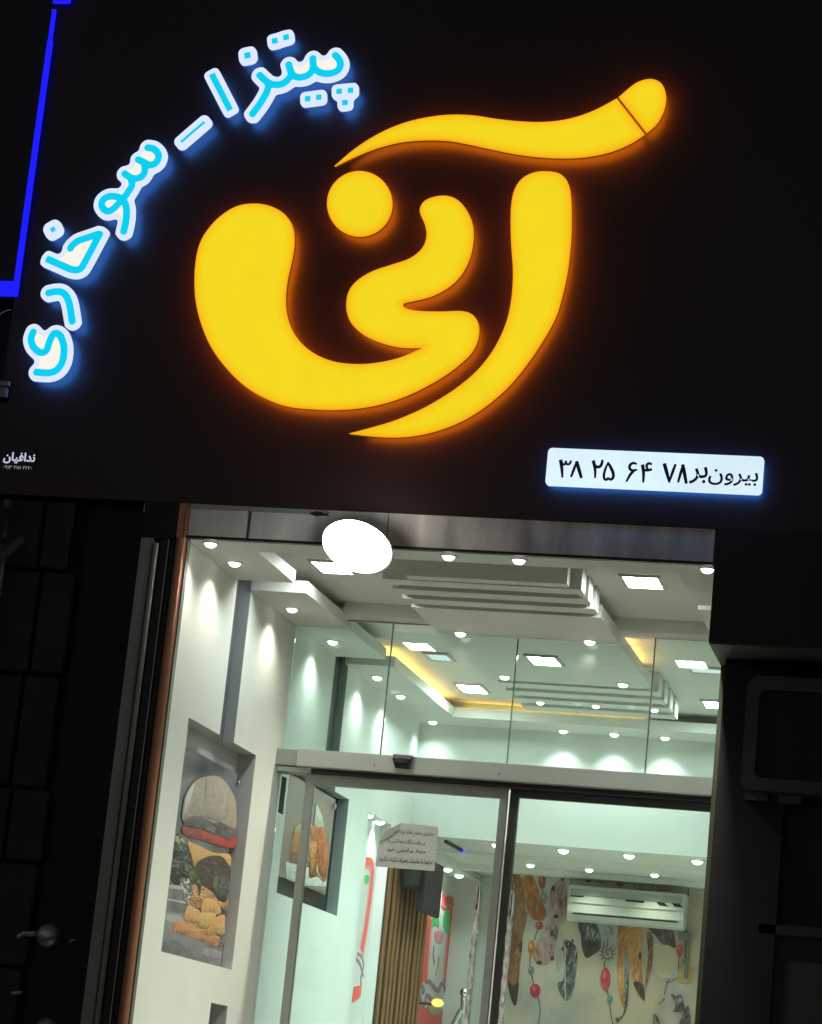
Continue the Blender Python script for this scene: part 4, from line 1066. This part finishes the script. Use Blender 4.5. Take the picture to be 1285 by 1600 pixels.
XQ = -3.375
cp_ = thing('chicken_picture', 'acrylic picture of fried chicken in the dark niche behind the glass', 'picture', (XQ, 2.5, 2.6))
O7, S7 = (430, 1190), 6.4
q1 = onX(430 + 240 / S7, 1190 + 165 / S7, XQ); q2 = onX(430 + 605 / S7, 1190 + 380 / S7, XQ); q3 = onX(430 + 490 / S7, 1190 + 1330 / S7, XQ)
bx('acrylic_plate', mat('print_taupe_backdrop', (.30, .22, .185), .25, 0, .12, 4), cp_, XQ - .006, XQ, 2.0 + .005, float(q2[1]), float(q3[2]), float(q2[2]))
flat('tray', [(110, 1000), (300, 1060), (500, 1040), (520, 1060), (510, 1250), (300, 1240), (110, 1170)], XQ, .001, (.60, .60, .55), cp_, O7, S7, 'print_white_tray', smooth=False)
flat('tray_side', [(320, 1255), (510, 1245), (492, 1325)], XQ, .0015, (.22, .18, .16), cp_, O7, S7, 'print_tray_side', smooth=False)
flat('chicken', [(150, 980), (160, 850), (180, 720), (230, 650), (320, 600), (380, 640), (480, 650), (500, 740), (530, 900), (525, 1000), (500, 1200), (420, 1150), (340, 1160), (330, 1000), (240, 990), (170, 1020)], XQ, .002, (.42, .14, .045), cp_, O7, S7, 'print_fried_chicken', var=.5, scale=18)
flat('chicken', [(390, 700), (440, 680), (490, 760), (480, 1000), (440, 1130), (400, 1100), (380, 900)], XQ, .0026, (.36, .10, .03), cp_, O7, S7, 'print_dark_chicken', var=.4, scale=18)
flat('chicken', [(350, 860), (400, 800), (410, 900), (380, 1050), (350, 1110)], XQ, .003, (.52, .22, .08), cp_, O7, S7, 'print_light_chicken', var=.4, scale=18)
flat('sauce', [(410, 430), (440, 480), (470, 570), (475, 650), (390, 640), (400, 520)], XQ, .0032, (.62, .58, .45), cp_, O7, S7, 'print_cream_sauce', var=.3, scale=30)
flat('garnish', [(180, 740), (200, 660), (270, 620), (325, 605), (330, 700), (270, 720), (220, 700)], XQ, .0032, (.48, .40, .14), cp_, O7, S7, 'print_green_garnish', var=.5, scale=40)
flat('dip', [(255, 870), (285, 810), (315, 830), (310, 960), (280, 1060), (250, 980)], XQ, .0035, (.56, .54, .36), cp_, O7, S7, 'print_pale_dip', var=.15)
flat('highlight', [(415, 1030), (430, 1120), (490, 1190), (450, 1160), (410, 1100)], XQ, .0036, (.66, .56, .46), cp_, O7, S7, 'print_highlight', var=.2)
p = onX(430 + 592 / S7, 1190 + 455 / S7, XQ); standoff(cp_, float(p[1]) - .02, float(p[2]), XQ)

# ================================================================== rear-left: posters, wooden slats, screen
XN = XW - 0.17
def poster(label, y0, y1, z0, z1, items, XN, glow_bands=(), name='menu_poster'):
    t = thing(name, label, 'poster', (XN, (y0 + y1) / 2, z0))
    bx('sheet', mat('poster_white', (.70, .72, .70), .4, 0, .03, 5), t, XN + .001, XN + .003, y0, y1, z0, z1)
    for k, (nm, outl, col, mn) in enumerate([('painted_glow_band', st(p_, w_, o_, s_), (.86, .45, .42), 'poster_painted_glow') for p_, w_, o_, s_ in glow_bands] + items):  # pinkish glow round the red borders painted as wide bands beneath
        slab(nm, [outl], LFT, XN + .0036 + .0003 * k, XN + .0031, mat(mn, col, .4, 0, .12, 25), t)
    return t
RED, PINK, GREEN, PLUM = (.85, .10, .085), (.80, .30, .28), (.08, .58, .13), (.36, .20, .24)
O8, S8 = (620, 1300), 5.333
def st(pts, wd, off, sc):
    return stroke_poly(catmull(pxX(pts, XN, off, sc), False, 5), wd)
def fl(pts, off, sc): return catmull(pxX(pts, XN, off, sc), True, 4)
items2 = [('red_field', fl([(170, 1440), (250, 1470), (395, 1490), (390, 1640), (150, 1640)], O8, S8), RED, 'poster_red'),
    ('border', st([(262, 700), (250, 900), (235, 1080), (222, 1250)], .15, O8, S8), RED, 'poster_red'),
    ('border', st([(468, 600), (450, 800), (430, 1000), (408, 1260)], .15, O8, S8), RED, 'poster_red'),
    ('border', st([(372, 560), (400, 600), (430, 585), (475, 625)], .09, O8, S8), RED, 'poster_red'),
    ('border', st([(372, 590), (400, 625), (430, 612), (470, 650)], .02, O8, S8), PINK, 'poster_pink'),
    ('green_mark', fl([(285, 725), (345, 725), (345, 800), (320, 770), (290, 790)], O8, S8), GREEN, 'poster_green'),
    ('green_mark', fl([(392, 675), (435, 665), (432, 840), (400, 830), (385, 760)], O8, S8), GREEN, 'poster_green'),
    ('red_mark', fl([(315, 830), (375, 830), (380, 900), (350, 920), (318, 900)], O8, S8), PINK, 'poster_pink'),
    ('motto', st([(305, 950), (300, 1030), (310, 1090)], .02, O8, S8), PLUM, 'poster_plum'),
    ('motto', st([(345, 1040), (340, 1110), (320, 1190)], .02, O8, S8), (.45, .25, .1), 'poster_brown'),
    ('scroll', st([(190, 1260), (225, 1320), (205, 1340)], .03, O8, S8), PLUM, 'poster_plum'),
    ('scroll', st([(235, 1250), (270, 1250), (320, 1310), (350, 1320), (360, 1270), (395, 1290), (400, 1400)], .03, O8, S8), PLUM, 'poster_plum'),
    ('scroll', st([(180, 1330), (195, 1400), (225, 1440), (240, 1360), (290, 1400)], .03, O8, S8), PLUM, 'poster_plum'),
    ('ochre_mark', fl([(250, 1440), (310, 1450), (365, 1470), (340, 1520), (290, 1525), (262, 1490)], O8, S8), (.42, .38, .16), 'poster_ochre')]
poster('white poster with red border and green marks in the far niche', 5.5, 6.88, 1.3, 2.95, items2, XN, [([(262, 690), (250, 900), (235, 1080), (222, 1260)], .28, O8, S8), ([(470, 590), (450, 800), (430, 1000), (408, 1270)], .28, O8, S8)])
O9, S9 = (430, 1140), 3.2125
XN = XW - 0.06
items1 = [('border', st([(487, 700), (475, 830), (455, 980), (432, 1110)], .075, O9, S9), RED, 'poster_red'),
    ('border', st([(452, 668), (478, 672), (490, 700)], .06, O9, S9), RED, 'poster_red'),
    ('border', st([(452, 690), (470, 694), (478, 715)], .02, O9, S9), PINK, 'poster_pink'),
    ('green_mark', fl([(448, 735), (466, 732), (468, 765), (450, 775)], O9, S9), GREEN, 'poster_green'),
    ('scroll', st([(410, 1125), (432, 1140), (442, 1190), (428, 1240), (430, 1290)], .02, O9, S9), PLUM, 'poster_plum'),
    ('scroll', st([(405, 1150), (425, 1180), (440, 1240)], .02, O9, S9), PLUM, 'poster_plum'),
    ('red_field', pxX([(392, 1292), (432, 1282), (424, 1345), (382, 1372)], XN, O9, S9), RED, 'poster_red')]
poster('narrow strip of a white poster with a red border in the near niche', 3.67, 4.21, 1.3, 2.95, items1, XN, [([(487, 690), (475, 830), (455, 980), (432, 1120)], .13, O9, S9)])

ws = thing('wooden_slat_panel', 'panel of upright brown wooden slats between the two posters', 'wall panel', (XW, 4.9, 0.45))
M_wood = mat('oak_slat', (.22, .11, .042), .5, 0, .35, 7, .15, 40, stretch=(3, 3, .5))
bx('backing', mat('slat_shadow', (.05, .03, .015), .7), ws, XW + .001, XW + .008, 4.23, 5.36, 0.46, 2.98)
ns_ = 10; wsl = (5.36 - 4.23) / ns_
slat_me = MB().box(0, .009, 0, wsl * .52, 0.46, 2.98).mesh('slat'); slat_me.materials.append(M_wood)
for k in range(ns_):
    o = bpy.data.objects.new('slat', slat_me); COL.objects.link(o); o.parent = ws
    o.location = Vector((XW + .0085 + .002 * ((k * 5) % 3), 4.23 + k * wsl + .012, 0)) - Vector(ws.location)

XT = -3.20
tv = thing('wall_screen', 'dark flat screen hung on a bracket in front of the wooden slats', 'screen', (XT, 4.6, 2.7))
c4 = [onX(x, y, XT) for x, y in ((668, 1340), (699, 1356), (683, 1433), (657, 1422))]
y0, y1 = float(c4[0][1] + c4[3][1]) / 2, float(c4[1][1] + c4[2][1]) / 2; z0, z1 = float(c4[2][2] + c4[3][2]) / 2, float(c4[0][2] + c4[1][2]) / 2
bz = bx('bezel', M_black, tv, XT - .035, XT - .002, y0, y1, z0, z1, bevel=.004)
bx('display', mat('screen_glass', (.014, .017, .024), .3, 0, .3, 3), bz, XT - .0015, XT + .001, y0 + .02, y1 - .02, z0 + .03, z1 - .02)
MB().box(XW + .05, XT - .036, (y0 + y1) / 2 - .08, (y0 + y1) / 2 + .02, z1 - .14, z1 - .04).build('bracket', M_black, tv)
ringp = [(XT - .08, float(onX(651, 1385, XT - .08)[1]) + .14 * math.cos(a), float(onX(651, 1385, XT - .08)[2]) + .030 * math.sin(a)) for a in [math.radians(100 + 200 * k / 14) for k in range(15)]]
MB().tube(ringp, .004, 8).build('cable_loop', M_grey_metal, tv, True)
hk = thing('black_bracket_box', 'black bracket box with cable beside the hanging screen under the paper notice', 'mount', (XW + .05, 4.5, 2.75))
pk = onX(645, 1372, XW + .06)  # bracket head of the hanging screen, modelled as a speaker-like box
MB().box(XW + .046, XW + .13, float(pk[1]) - .20, float(pk[1]) + .22, float(pk[2]) - .07, float(pk[2]) + .10).build('box', M_black, hk, bevel=.01)
MB().lathe((XW + .131, float(pk[1]), float(pk[2])), [(.05, 0), (.05, .006), (.03, .004)], 18, 'x').build('round_plate', M_grey_metal, hk, True)

bl = thing('reflection_bulb', 'small warm lamp reflection on the red poster, built as a bulb', 'lamp', onX(684, 1567, -3.36))
cb_ = onX(684, 1567, -3.36)  # warm lamp reflection on the poster, built here as a glowing bulb
mb = MB(); 
for j in range(7):
    a = -math.pi / 2 + math.pi * j / 6
    for k in range(14):
        b = 2 * math.pi * k / 14; mb.v.append((cb_[0] + .038 * math.cos(a) * math.cos(b), cb_[1] + .06 * math.cos(a) * math.sin(b), cb_[2] + .026 * math.sin(a)))
for j in range(6):
    for k in range(14): mb.f.append((j * 14 + k, j * 14 + (k + 1) % 14, (j + 1) * 14 + (k + 1) % 14, (j + 1) * 14 + k))
mb.build('bulb', emit('reflection_bulb_glow', (1.0, .42, .10), 2.6), bl, True)
MB().tube([(cb_[0] - .15, cb_[1], cb_[2] - .01), (cb_[0] - .03, cb_[1], cb_[2] - .01)], .008, 8).build('socket', M_grey_metal, bl, True)

cpst = thing('chrome_post', 'small chrome post with a ball top and slanted arm near the far niche', 'post', onY(722, 1600, 5.2))
c5 = onY(726, 1551, 5.2); c6 = onY(723, 1575, 5.2); c7 = onY(706, 1610, 5.2)
MB().lathe(c5, [(.004, .030), (.018, .024), (.027, .010), (.029, 0), (.027, -.010), (.018, -.024), (.012, -.03)], 18).build('ball', M_chrome, cpst, True)
MB().tube([(c5[0], c5[1], c5[2] - .028), (c5[0], c5[1], c5[2] - .034), (c5[0], c5[1], c5[2] - .06), (c5[0], c5[1], 0.46)], [.026, .022, .018, .018], 12).build('pole', M_chrome, cpst, True)
MB().tube([(c5[0] - .005, c5[1] - .03, c5[2] - .10), (c7[0], c7[1] - .03, c7[2]), (c7[0] - .12, c7[1] - .03, c7[2] - .25)], .017, 10).build('arm', M_chrome, cpst, True)

ul = thing('insect_lamp', 'thin black bar with a tiny blue light under the low rear ceiling', 'lamp', onZ(710, 1322, 3.13))
i0, i1 = onZ(697, 1315, 3.13), onZ(722, 1329, 3.13)
MB().tube([i0, (i0 + i1) / 2, i1], .012, 8).build('bar', M_black, ul, True)
MB().lathe(i1, [(.004, .012), (.014, .008), (.016, 0), (.012, -.012), (.004, -.016)], 12).build('blue_tip', emit('blue_tip_glow', (.10, .08, 1.0), 2.5), ul, True)

# ================================================================== feather mural and air conditioner
YP = YM - 0.002
mu = thing('feather_mural', 'beige wallpaper mural of hanging feathers and beads on the rear wall', 'mural', (-2.2, YP, 1.5))
def wallpaper():
    M = bpy.data.materials.new('beige_wallpaper'); M.use_nodes = True; t = M.node_tree; P = t.nodes['Principled BSDF']
    tc = t.nodes.new('ShaderNodeTexCoord'); n = t.nodes.new('ShaderNodeTexNoise'); n.inputs['Scale'].default_value = 2.6; n.inputs['Detail'].default_value = 9; n.inputs['Roughness'].default_value = .65
    t.links.new(tc.outputs['Object'], n.inputs['Vector'])
    r = t.nodes.new('ShaderNodeValToRGB'); e = r.color_ramp.elements
    e[0].position = .36; e[0].color = (.40, .385, .35, 1); e[1].position = .66; e[1].color = (.62, .52, .40, 1)
    k = r.color_ramp.elements.new(.5); k.color = (.51, .475, .41, 1)
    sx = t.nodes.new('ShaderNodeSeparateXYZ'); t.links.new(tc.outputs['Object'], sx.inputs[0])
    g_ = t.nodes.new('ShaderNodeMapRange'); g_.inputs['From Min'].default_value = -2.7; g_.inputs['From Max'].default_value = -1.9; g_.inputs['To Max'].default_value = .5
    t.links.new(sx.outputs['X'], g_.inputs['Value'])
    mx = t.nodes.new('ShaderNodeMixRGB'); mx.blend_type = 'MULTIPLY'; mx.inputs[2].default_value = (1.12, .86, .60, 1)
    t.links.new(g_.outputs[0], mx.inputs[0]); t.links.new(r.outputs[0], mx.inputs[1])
    t.links.new(n.outputs['Fac'], r.inputs[0]); t.links.new(mx.outputs[0], P.inputs['Base Color']); P.inputs['Roughness'].default_value = .6
    return M
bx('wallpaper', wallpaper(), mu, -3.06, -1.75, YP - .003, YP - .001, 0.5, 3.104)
def feather_mat(name, c1, c2, c3, sc=9.0, thr=.5):
    """streaky printed feather: two tones along the barbs plus dark markings"""
    M = bpy.data.materials.new(name); M.use_nodes = True; t = M.node_tree; P = t.nodes['Principled BSDF']
    tc = t.nodes.new('ShaderNodeTexCoord'); mp = t.nodes.new('ShaderNodeMapping'); mp.inputs['Scale'].default_value = (1, 1, .45); mp.inputs['Rotation'].default_value = (0, math.radians(25), 0)
    t.links.new(tc.outputs['Object'], mp.inputs['Vector'])
    n = t.nodes.new('ShaderNodeTexNoise'); n.inputs['Scale'].default_value = sc; n.inputs['Detail'].default_value = 9; n.inputs['Roughness'].default_value = .7
    t.links.new(mp.outputs[0], n.inputs['Vector'])
    r = t.nodes.new('ShaderNodeValToRGB'); e = r.color_ramp.elements
    e[0].position = .37; e[0].color = (*c3, 1); e[1].position = .62; e[1].color = (*c2, 1)
    k = r.color_ramp.elements.new(.475); k.color = (*c1, 1)
    t.links.new(n.outputs['Fac'], r.inputs[0]); t.links.new(r.outputs[0], P.inputs['Base Color']); P.inputs['Roughness'].default_value = .6
    return M
FM = dict(brown=feather_mat('feather_brown', (.25, .115, .055), (.36, .19, .095), (.075, .04, .022)), orange=feather_mat('feather_orange', (.47, .165, .045), (.56, .24, .075), (.26, .10, .03)),
    pink=feather_mat('feather_pink', (.38, .24, .22), (.50, .38, .35), (.10, .055, .05), 16), grey=feather_mat('feather_grey', (.09, .09, .095), (.33, .33, .33), (.03, .03, .034), 12),
    gold=feather_mat('feather_gold', (.52, .215, .07), (.62, .32, .13), (.22, .09, .03), 11), plum=feather_mat('feather_plum', (.10, .065, .075), (.22, .14, .14), (.04, .028, .035), 12),
    tip=feather_mat('feather_tip', (.055, .035, .028), (.10, .06, .045), (.02, .015, .014), 14))
OE, SE = (770, 1340), 6.153
OF, SF = (930, 1360), 6.667
LV = [0]
def feather(pts, m_, off, sc, name='feather', smooth=True, par=None):
    LV[0] += 1
    o = pxY(pts, YP, off, sc)
    if smooth: o = catmull(o, True, 4)
    d = YP - .0034 - .00012 * LV[0]
    ft = slab(name, [o], FAC, d, d + .0003, FM[m_] if isinstance(m_, str) else m_, par or mu)
    if name == 'feather' and m_ in ('brown', 'orange', 'gold', 'grey', 'pink', 'plum'):
        # printed barbs: fine darker and paler strokes that stay inside the outline
        A = np.array(o); lo, hi = A.min(0), A.max(0); rg = random.Random(LV[0]); v_ = {0: ([], []), 1: ([], [])}
        for q in range(44):
            u, w = rg.uniform(lo[0], hi[0]), rg.uniform(lo[1], hi[1]); L = rg.uniform(.02, .06); sl = rg.choice((-1, 1)) * rg.uniform(.15, .5)
            st_ = stroke_poly([(u, w), (u + sl * L * .5, w - L * .5), (u + sl * L, w - L)], [.001, rg.uniform(.003, .007), .0008])
            if all(pip(p, o) for p in st_):
                V, F = v_[q % 2]; vv, ff = slab_geo([st_], FAC, d - .00004 - .0000004 * q, d, False, False)
                F += [tuple(len(V) + k for k in p) for p in ff]; V += vv
        for k, (V, F) in v_.items():
            if V:
                mb = MB(); mb.v, mb.f = V, F
                c_ = {'brown': ((.05, .028, .016), (.48, .33, .18)), 'orange': ((.20, .07, .02), (.68, .38, .14)), 'gold': ((.16, .06, .02), (.72, .46, .20)), 'grey': ((.02, .02, .024), (.50, .50, .50)), 'pink': ((.13, .07, .06), (.62, .52, .48)), 'plum': ((.025, .02, .024), (.34, .26, .27))}[m_][k]
                tag(mb.build('barb_strokes', mat('barb_%s_%d' % (m_, k), c_, .6), ft), kind='stuff')
    return ft
def bead(cx_, cy_, rx, ry, col, mn, off, sc):
    b_ = feather(ellipse(cx_, cy_, rx, ry, 18), mat(mn, col, .4, 0, .35, 30), off, sc, 'bead', False)
    feather(ellipse(cx_ - rx * .25, cy_ - ry * .3, rx * .35, ry * .35, 10), mat(mn + '_shine', [min(1, c * 1.5 + .06) for c in col], .4), off, sc, 'bead_shine', False, b_)
def thread(pts, off, sc):
    o = stroke_poly(catmull(pxY(pts, YP, off, sc), False, 4), .006); LV[0] += 1
    d = YP - .0034 - .00012 * LV[0]
    slab('thread', [o], FAC, d, d + .0003, mat('thread_grey', (.10, .09, .085), .7), mu)
for k, (pts, col, o_, s_) in enumerate((([(560, 560), (760, 600), (840, 800), (700, 860), (600, 760)], (.55, .47, .36), OE, SE), ([(800, 560), (1010, 580), (1060, 760), (900, 800), (820, 700)], (.46, .45, .42), OE, SE), ([(20, 600), (200, 560), (230, 820), (60, 860)], (.44, .43, .41), OF, SF), ([(600, 780), (840, 820), (860, 1100), (640, 1080)], (.62, .50, .36), OF, SF), ([(700, 1180), (1000, 1200), (1000, 1620), (720, 1600)], (.52, .45, .39), OF, SF))):
    feather(pts, mat('wash_%d' % k, col, .6, 0, .12, 9), o_, s_, 'colour_wash')
feather([(200, 200), (300, 215), (312, 480), (335, 540), (320, 640), (290, 780), (285, 900), (270, 1000), (255, 1150), (245, 1300), (225, 1420), (190, 1390), (150, 1250), (130, 1150), (115, 1000), (115, 800), (125, 600), (150, 450), (180, 330)], 'brown', OE, SE)
feather([(145, 1180), (195, 1230), (250, 1190), (246, 1310), (225, 1420), (190, 1390), (155, 1270)], 'tip', OE, SE)
feather([(100, 960), (125, 1180), (115, 1300), (80, 1430), (35, 1525), (30, 1440), (55, 1250)], 'brown', OE, SE)
feather([(125, 1150), (120, 1290), (80, 1430), (35, 1525), (75, 1390), (100, 1280)], 'tip', OE, SE)
feather([(260, 820), (288, 810), (280, 900), (258, 905)], 'tip', OE, SE)
feather([(325, 140), (370, 150), (430, 270), (460, 380), (515, 520), (510, 580), (470, 610), (410, 600), (360, 560), (320, 440), (300, 320), (295, 220)], 'orange', OE, SE)
feather([(560, 300), (610, 240), (680, 200), (720, 450), (700, 600), (640, 700), (620, 850), (600, 950), (530, 1030), (440, 1030), (390, 970), (400, 880), (470, 740), (540, 600), (545, 450)], 'pink', OE, SE)
for (a_, b_, c_, d_) in ((585, 300, 20, 28), (610, 565, 26, 20), (570, 735, 18, 22), (575, 970, 20, 24), (450, 1010, 30, 20), (675, 190, 14, 45)):
    feather(ellipse(a_, b_, c_, d_, 12), 'tip', OE, SE, 'feather_spot', False)
feather([(640, 700), (700, 800), (690, 950), (640, 1100), (615, 1080), (610, 950)], feather_mat('feather_pale', (.40, .39, .36), (.47, .45, .41), (.33, .32, .30)), OE, SE)
feather([(690, 800), (810, 860), (815, 1000), (800, 1150), (790, 1230), (750, 1350), (700, 1375), (640, 1290), (630, 1200), (680, 1180), (690, 1050)], 'grey', OE, SE)
feather([(690, 830), (700, 830), (706, 1370), (696, 1372)], mat('quill_pale', (.5, .49, .46), .6), OE, SE, 'quill', False)
for (a_, b_) in ((705, 830), (750, 835), (770, 800), (672, 880)): feather(ellipse(a_, b_, 11, 20, 10), 'tip', OE, SE, 'feather_spot', False)
feather([(830, 620), (1000, 640), (1045, 860), (960, 940), (890, 955), (860, 850), (850, 750)], 'grey', OE, SE)
feather([(860, 790), (1020, 850), (960, 940), (890, 955)], 'tip', OE, SE)
bead(478, 230, 36, 75, (.34, .08, .075), 'bead_red', OE, SE); bead(497, 395, 38, 52, (.20, .21, .23), 'bead_slate', OE, SE); bead(450, 655, 38, 40, (.36, .05, .05), 'bead_scarlet', OE, SE)
bead(378, 870, 36, 76, (.46, .19, .04), 'bead_orange', OE, SE); bead(372, 1085, 30, 42, (.20, .21, .25), 'bead_blue', OE, SE); bead(412, 1280, 50, 66, (.48, .05, .07), 'bead_crimson', OE, SE)
bead(225, 160, 45, 50, (.30, .10, .08), 'bead_rust', OE, SE); bead(757, 175, 34, 32, (.12, .13, .12), 'bead_dark', OE, SE)
bead(925, 195, 40, 45, (.30, .11, .08), 'bead_rust', OE, SE); bead(1065, 195, 90, 60, (.33, .20, .12), 'bead_tan', OE, SE)
for pts in ([(478, 305), (490, 345)], [(435, 695), (418, 740), (405, 795)], [(365, 945), (360, 1045)], [(378, 1127), (398, 1218)], [(440, 1340), (460, 1450), (455, 1530), (440, 1610)], [(750, 205), (760, 260)]): thread(pts, OE, SE)
feather([(250, 560), (340, 560), (320, 800), (305, 1000), (320, 1400), (290, 1420), (260, 1300), (235, 1100), (240, 850)], 'gold', OF, SF)
feather([(310, 820), (345, 830), (355, 1150), (340, 1380), (310, 1500), (240, 1590), (215, 1540), (285, 1515), (315, 1380), (305, 1100)], 'grey', OF, SF)
feather([(320, 640), (490, 620), (490, 960), (500, 1150), (520, 1350), (480, 1320), (420, 1200), (360, 1050), (350, 900)], 'gold', OF, SF)
feather([(400, 1170), (500, 1190), (520, 1355), (470, 1310)], 'tip', OF, SF)
feather(ellipse(470, 890, 18, 42, 12), 'tip', OF, SF, 'feather_spot', False)
feather([(540, 660), (600, 670), (605, 880), (590, 1020), (545, 1180), (530, 1240), (523, 1170), (545, 1000), (555, 850)], 'brown', OF, SF)
feather([(540, 580), (680, 570), (800, 600), (842, 800), (760, 780), (700, 770), (640, 690)], 'plum', OF, SF)
feather([(870, 1000), (1015, 1005), (1010, 1140), (940, 1170), (868, 1165)], mat('ochre_wash', (.58, .34, .14), .6, 0, .15, 8), OF, SF, 'colour_wash')
bead(112, 1130, 50, 118, (.50, .06, .08), 'bead_crimson', OF, SF); bead(158, 1350, 28, 46, (.10, .24, .23), 'bead_teal', OF, SF); bead(885, 835, 36, 66, (.50, .08, .08), 'bead_coral', OF, SF)
bead(937, 940, 35, 38, (.24, .25, .12), 'bead_moss', OF, SF); bead(845, 1075, 33, 45, (.34, .42, .38), 'bead_mint', OF, SF); bead(150, 640, 46, 60, (.26, .33, .31), 'bead_sage', OF, SF)
bead(265, 130, 40, 50, (.28, .09, .07), 'bead_rust', OF, SF); bead(530, 140, 90, 70, (.36, .30, .25), 'bead_stone', OF, SF); bead(710, 150, 80, 70, (.36, .25, .22), 'bead_rose', OF, SF)
for pts in ([(140, 700), (130, 800)], [(100, 955), (102, 1015)], [(128, 1248), (142, 1305)], [(155, 1396), (165, 1470), (190, 1620)], [(942, 740), (940, 900)], [(880, 900), (870, 1030)], [(310, 570), (345, 575)], [(430, 100), (425, 190), (600, 205)], [(640, 100), (620, 200), (790, 205), (790, 120)], [(980, 140), (972, 300)]): thread(pts, OF, SF)
thread([(100, 740), (92, 800), (82, 860), (95, 905), (135, 922), (175, 900), (180, 850), (150, 825), (120, 840), (125, 875), (145, 880)], OF, SF)
for k in range(11):
    a = 2 * math.pi * k / 11; thread([(130 + 55 * math.cos(a), 872 + 52 * math.sin(a)), (130 + 85 * math.cos(a + .1), 872 + 82 * math.sin(a + .1))], OF, SF)
feather([(790, 1290), (850, 1310), (900, 1300), (925, 1380), (930, 1480), (870, 1475), (815, 1478), (845, 1400)], 'grey', OF, SF)
feather([(615, 1500), (660, 1530), (680, 1620), (610, 1620)], 'plum', OF, SF)
feather([(930, 1480), (960, 1420), (990, 1460), (990, 1620), (880, 1620)], 'plum', OF, SF)
for pts in ([(770, 1140), (740, 1220), (725, 1300)], [(740, 1170), (800, 1160), (830, 1140)], [(725, 1330), (700, 1370), (660, 1395)]): thread(pts, OF, SF)

ac = thing('air_conditioner', 'white split air conditioner hanging over the feather mural', 'air conditioner', (-2.25, 6.05, 2.83))
ax0, ax1, az0, az1 = -2.625, -1.90, 2.832, 3.052
YA = YM - 0.205
mb = MB(); pr = [(0.0, az0 + .03), (-.0, az0 + .03)]
prof = [(YP - .012, az1), (YA + .03, az1), (YA + .004, az1 - .02), (YA, az1 - .05), (YA + .004, az0 + .06), (YA + .03, az0 + .012), (YA + .09, az0), (YP - .012, az0 + .03)]
for xx in (ax0, ax1):
    for (y_, z_) in prof: mb.v.append((xx, y_, z_))
n = len(prof)
mb.f += [tuple(range(n)), tuple(range(2 * n - 1, n - 1, -1))] + [(k, (k + 1) % n, n + (k + 1) % n, n + k) for k in range(n)]
acc = mb.build('casing', M_ac, ac, bevel=.004)
M_acp = mat('ac_grey_panel', (.34, .36, .32), .3, 0, .05, 5)
bx('front_panel', M_acp, ac, ax0 + .016, ax1 - .016, YA - .004, YA - .0005, az1 - .062, az1 - .022)
bx('front_strip', M_ac, ac, ax0 + .016, ax1 - .016, YA - .006, YA - .0003, az1 - .108, az1 - .066)
bx('louvre', M_ac, ac, ax0 + .03, ax1 - .03, YA + .002, YA + .012, az0 + .052, az0 + .084)
bx('outlet_slot', M_black, acc, ax0 + .04, ax1 - .04, YA + .0005, YA + .03, az0 + .040, az0 + .046)
bx('display_mark', M_black, acc, ax0 + .018, ax0 + .10, YA - .0085, YA - .0062, az1 - .074, az1 - .066)
bx('display_mark', M_black, acc, ax0 + .36, ax0 + .475, YA - .0085, YA - .0062, az1 - .078, az1 - .066)
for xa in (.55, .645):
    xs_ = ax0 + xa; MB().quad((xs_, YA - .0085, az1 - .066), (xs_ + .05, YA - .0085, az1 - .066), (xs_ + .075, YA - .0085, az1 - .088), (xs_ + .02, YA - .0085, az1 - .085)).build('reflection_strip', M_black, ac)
MB().tube([(ax1 - .02, YP - .04, az0 + .02), (ax1 + .02, YP - .03, az0 - .02), (ax1 + .02, YP - .03, 2.55)], .012, 8).build('drain_hose', mat('sage_hose', (.16, .19, .15), .5), ac, True)
bx('thermal_bracket', mat('sage_hose', (.16, .19, .15), .5), ac, ax1 - .04, ax1 + .035, YP - .07, YP - .012, az0 - .05, az0 - .006)
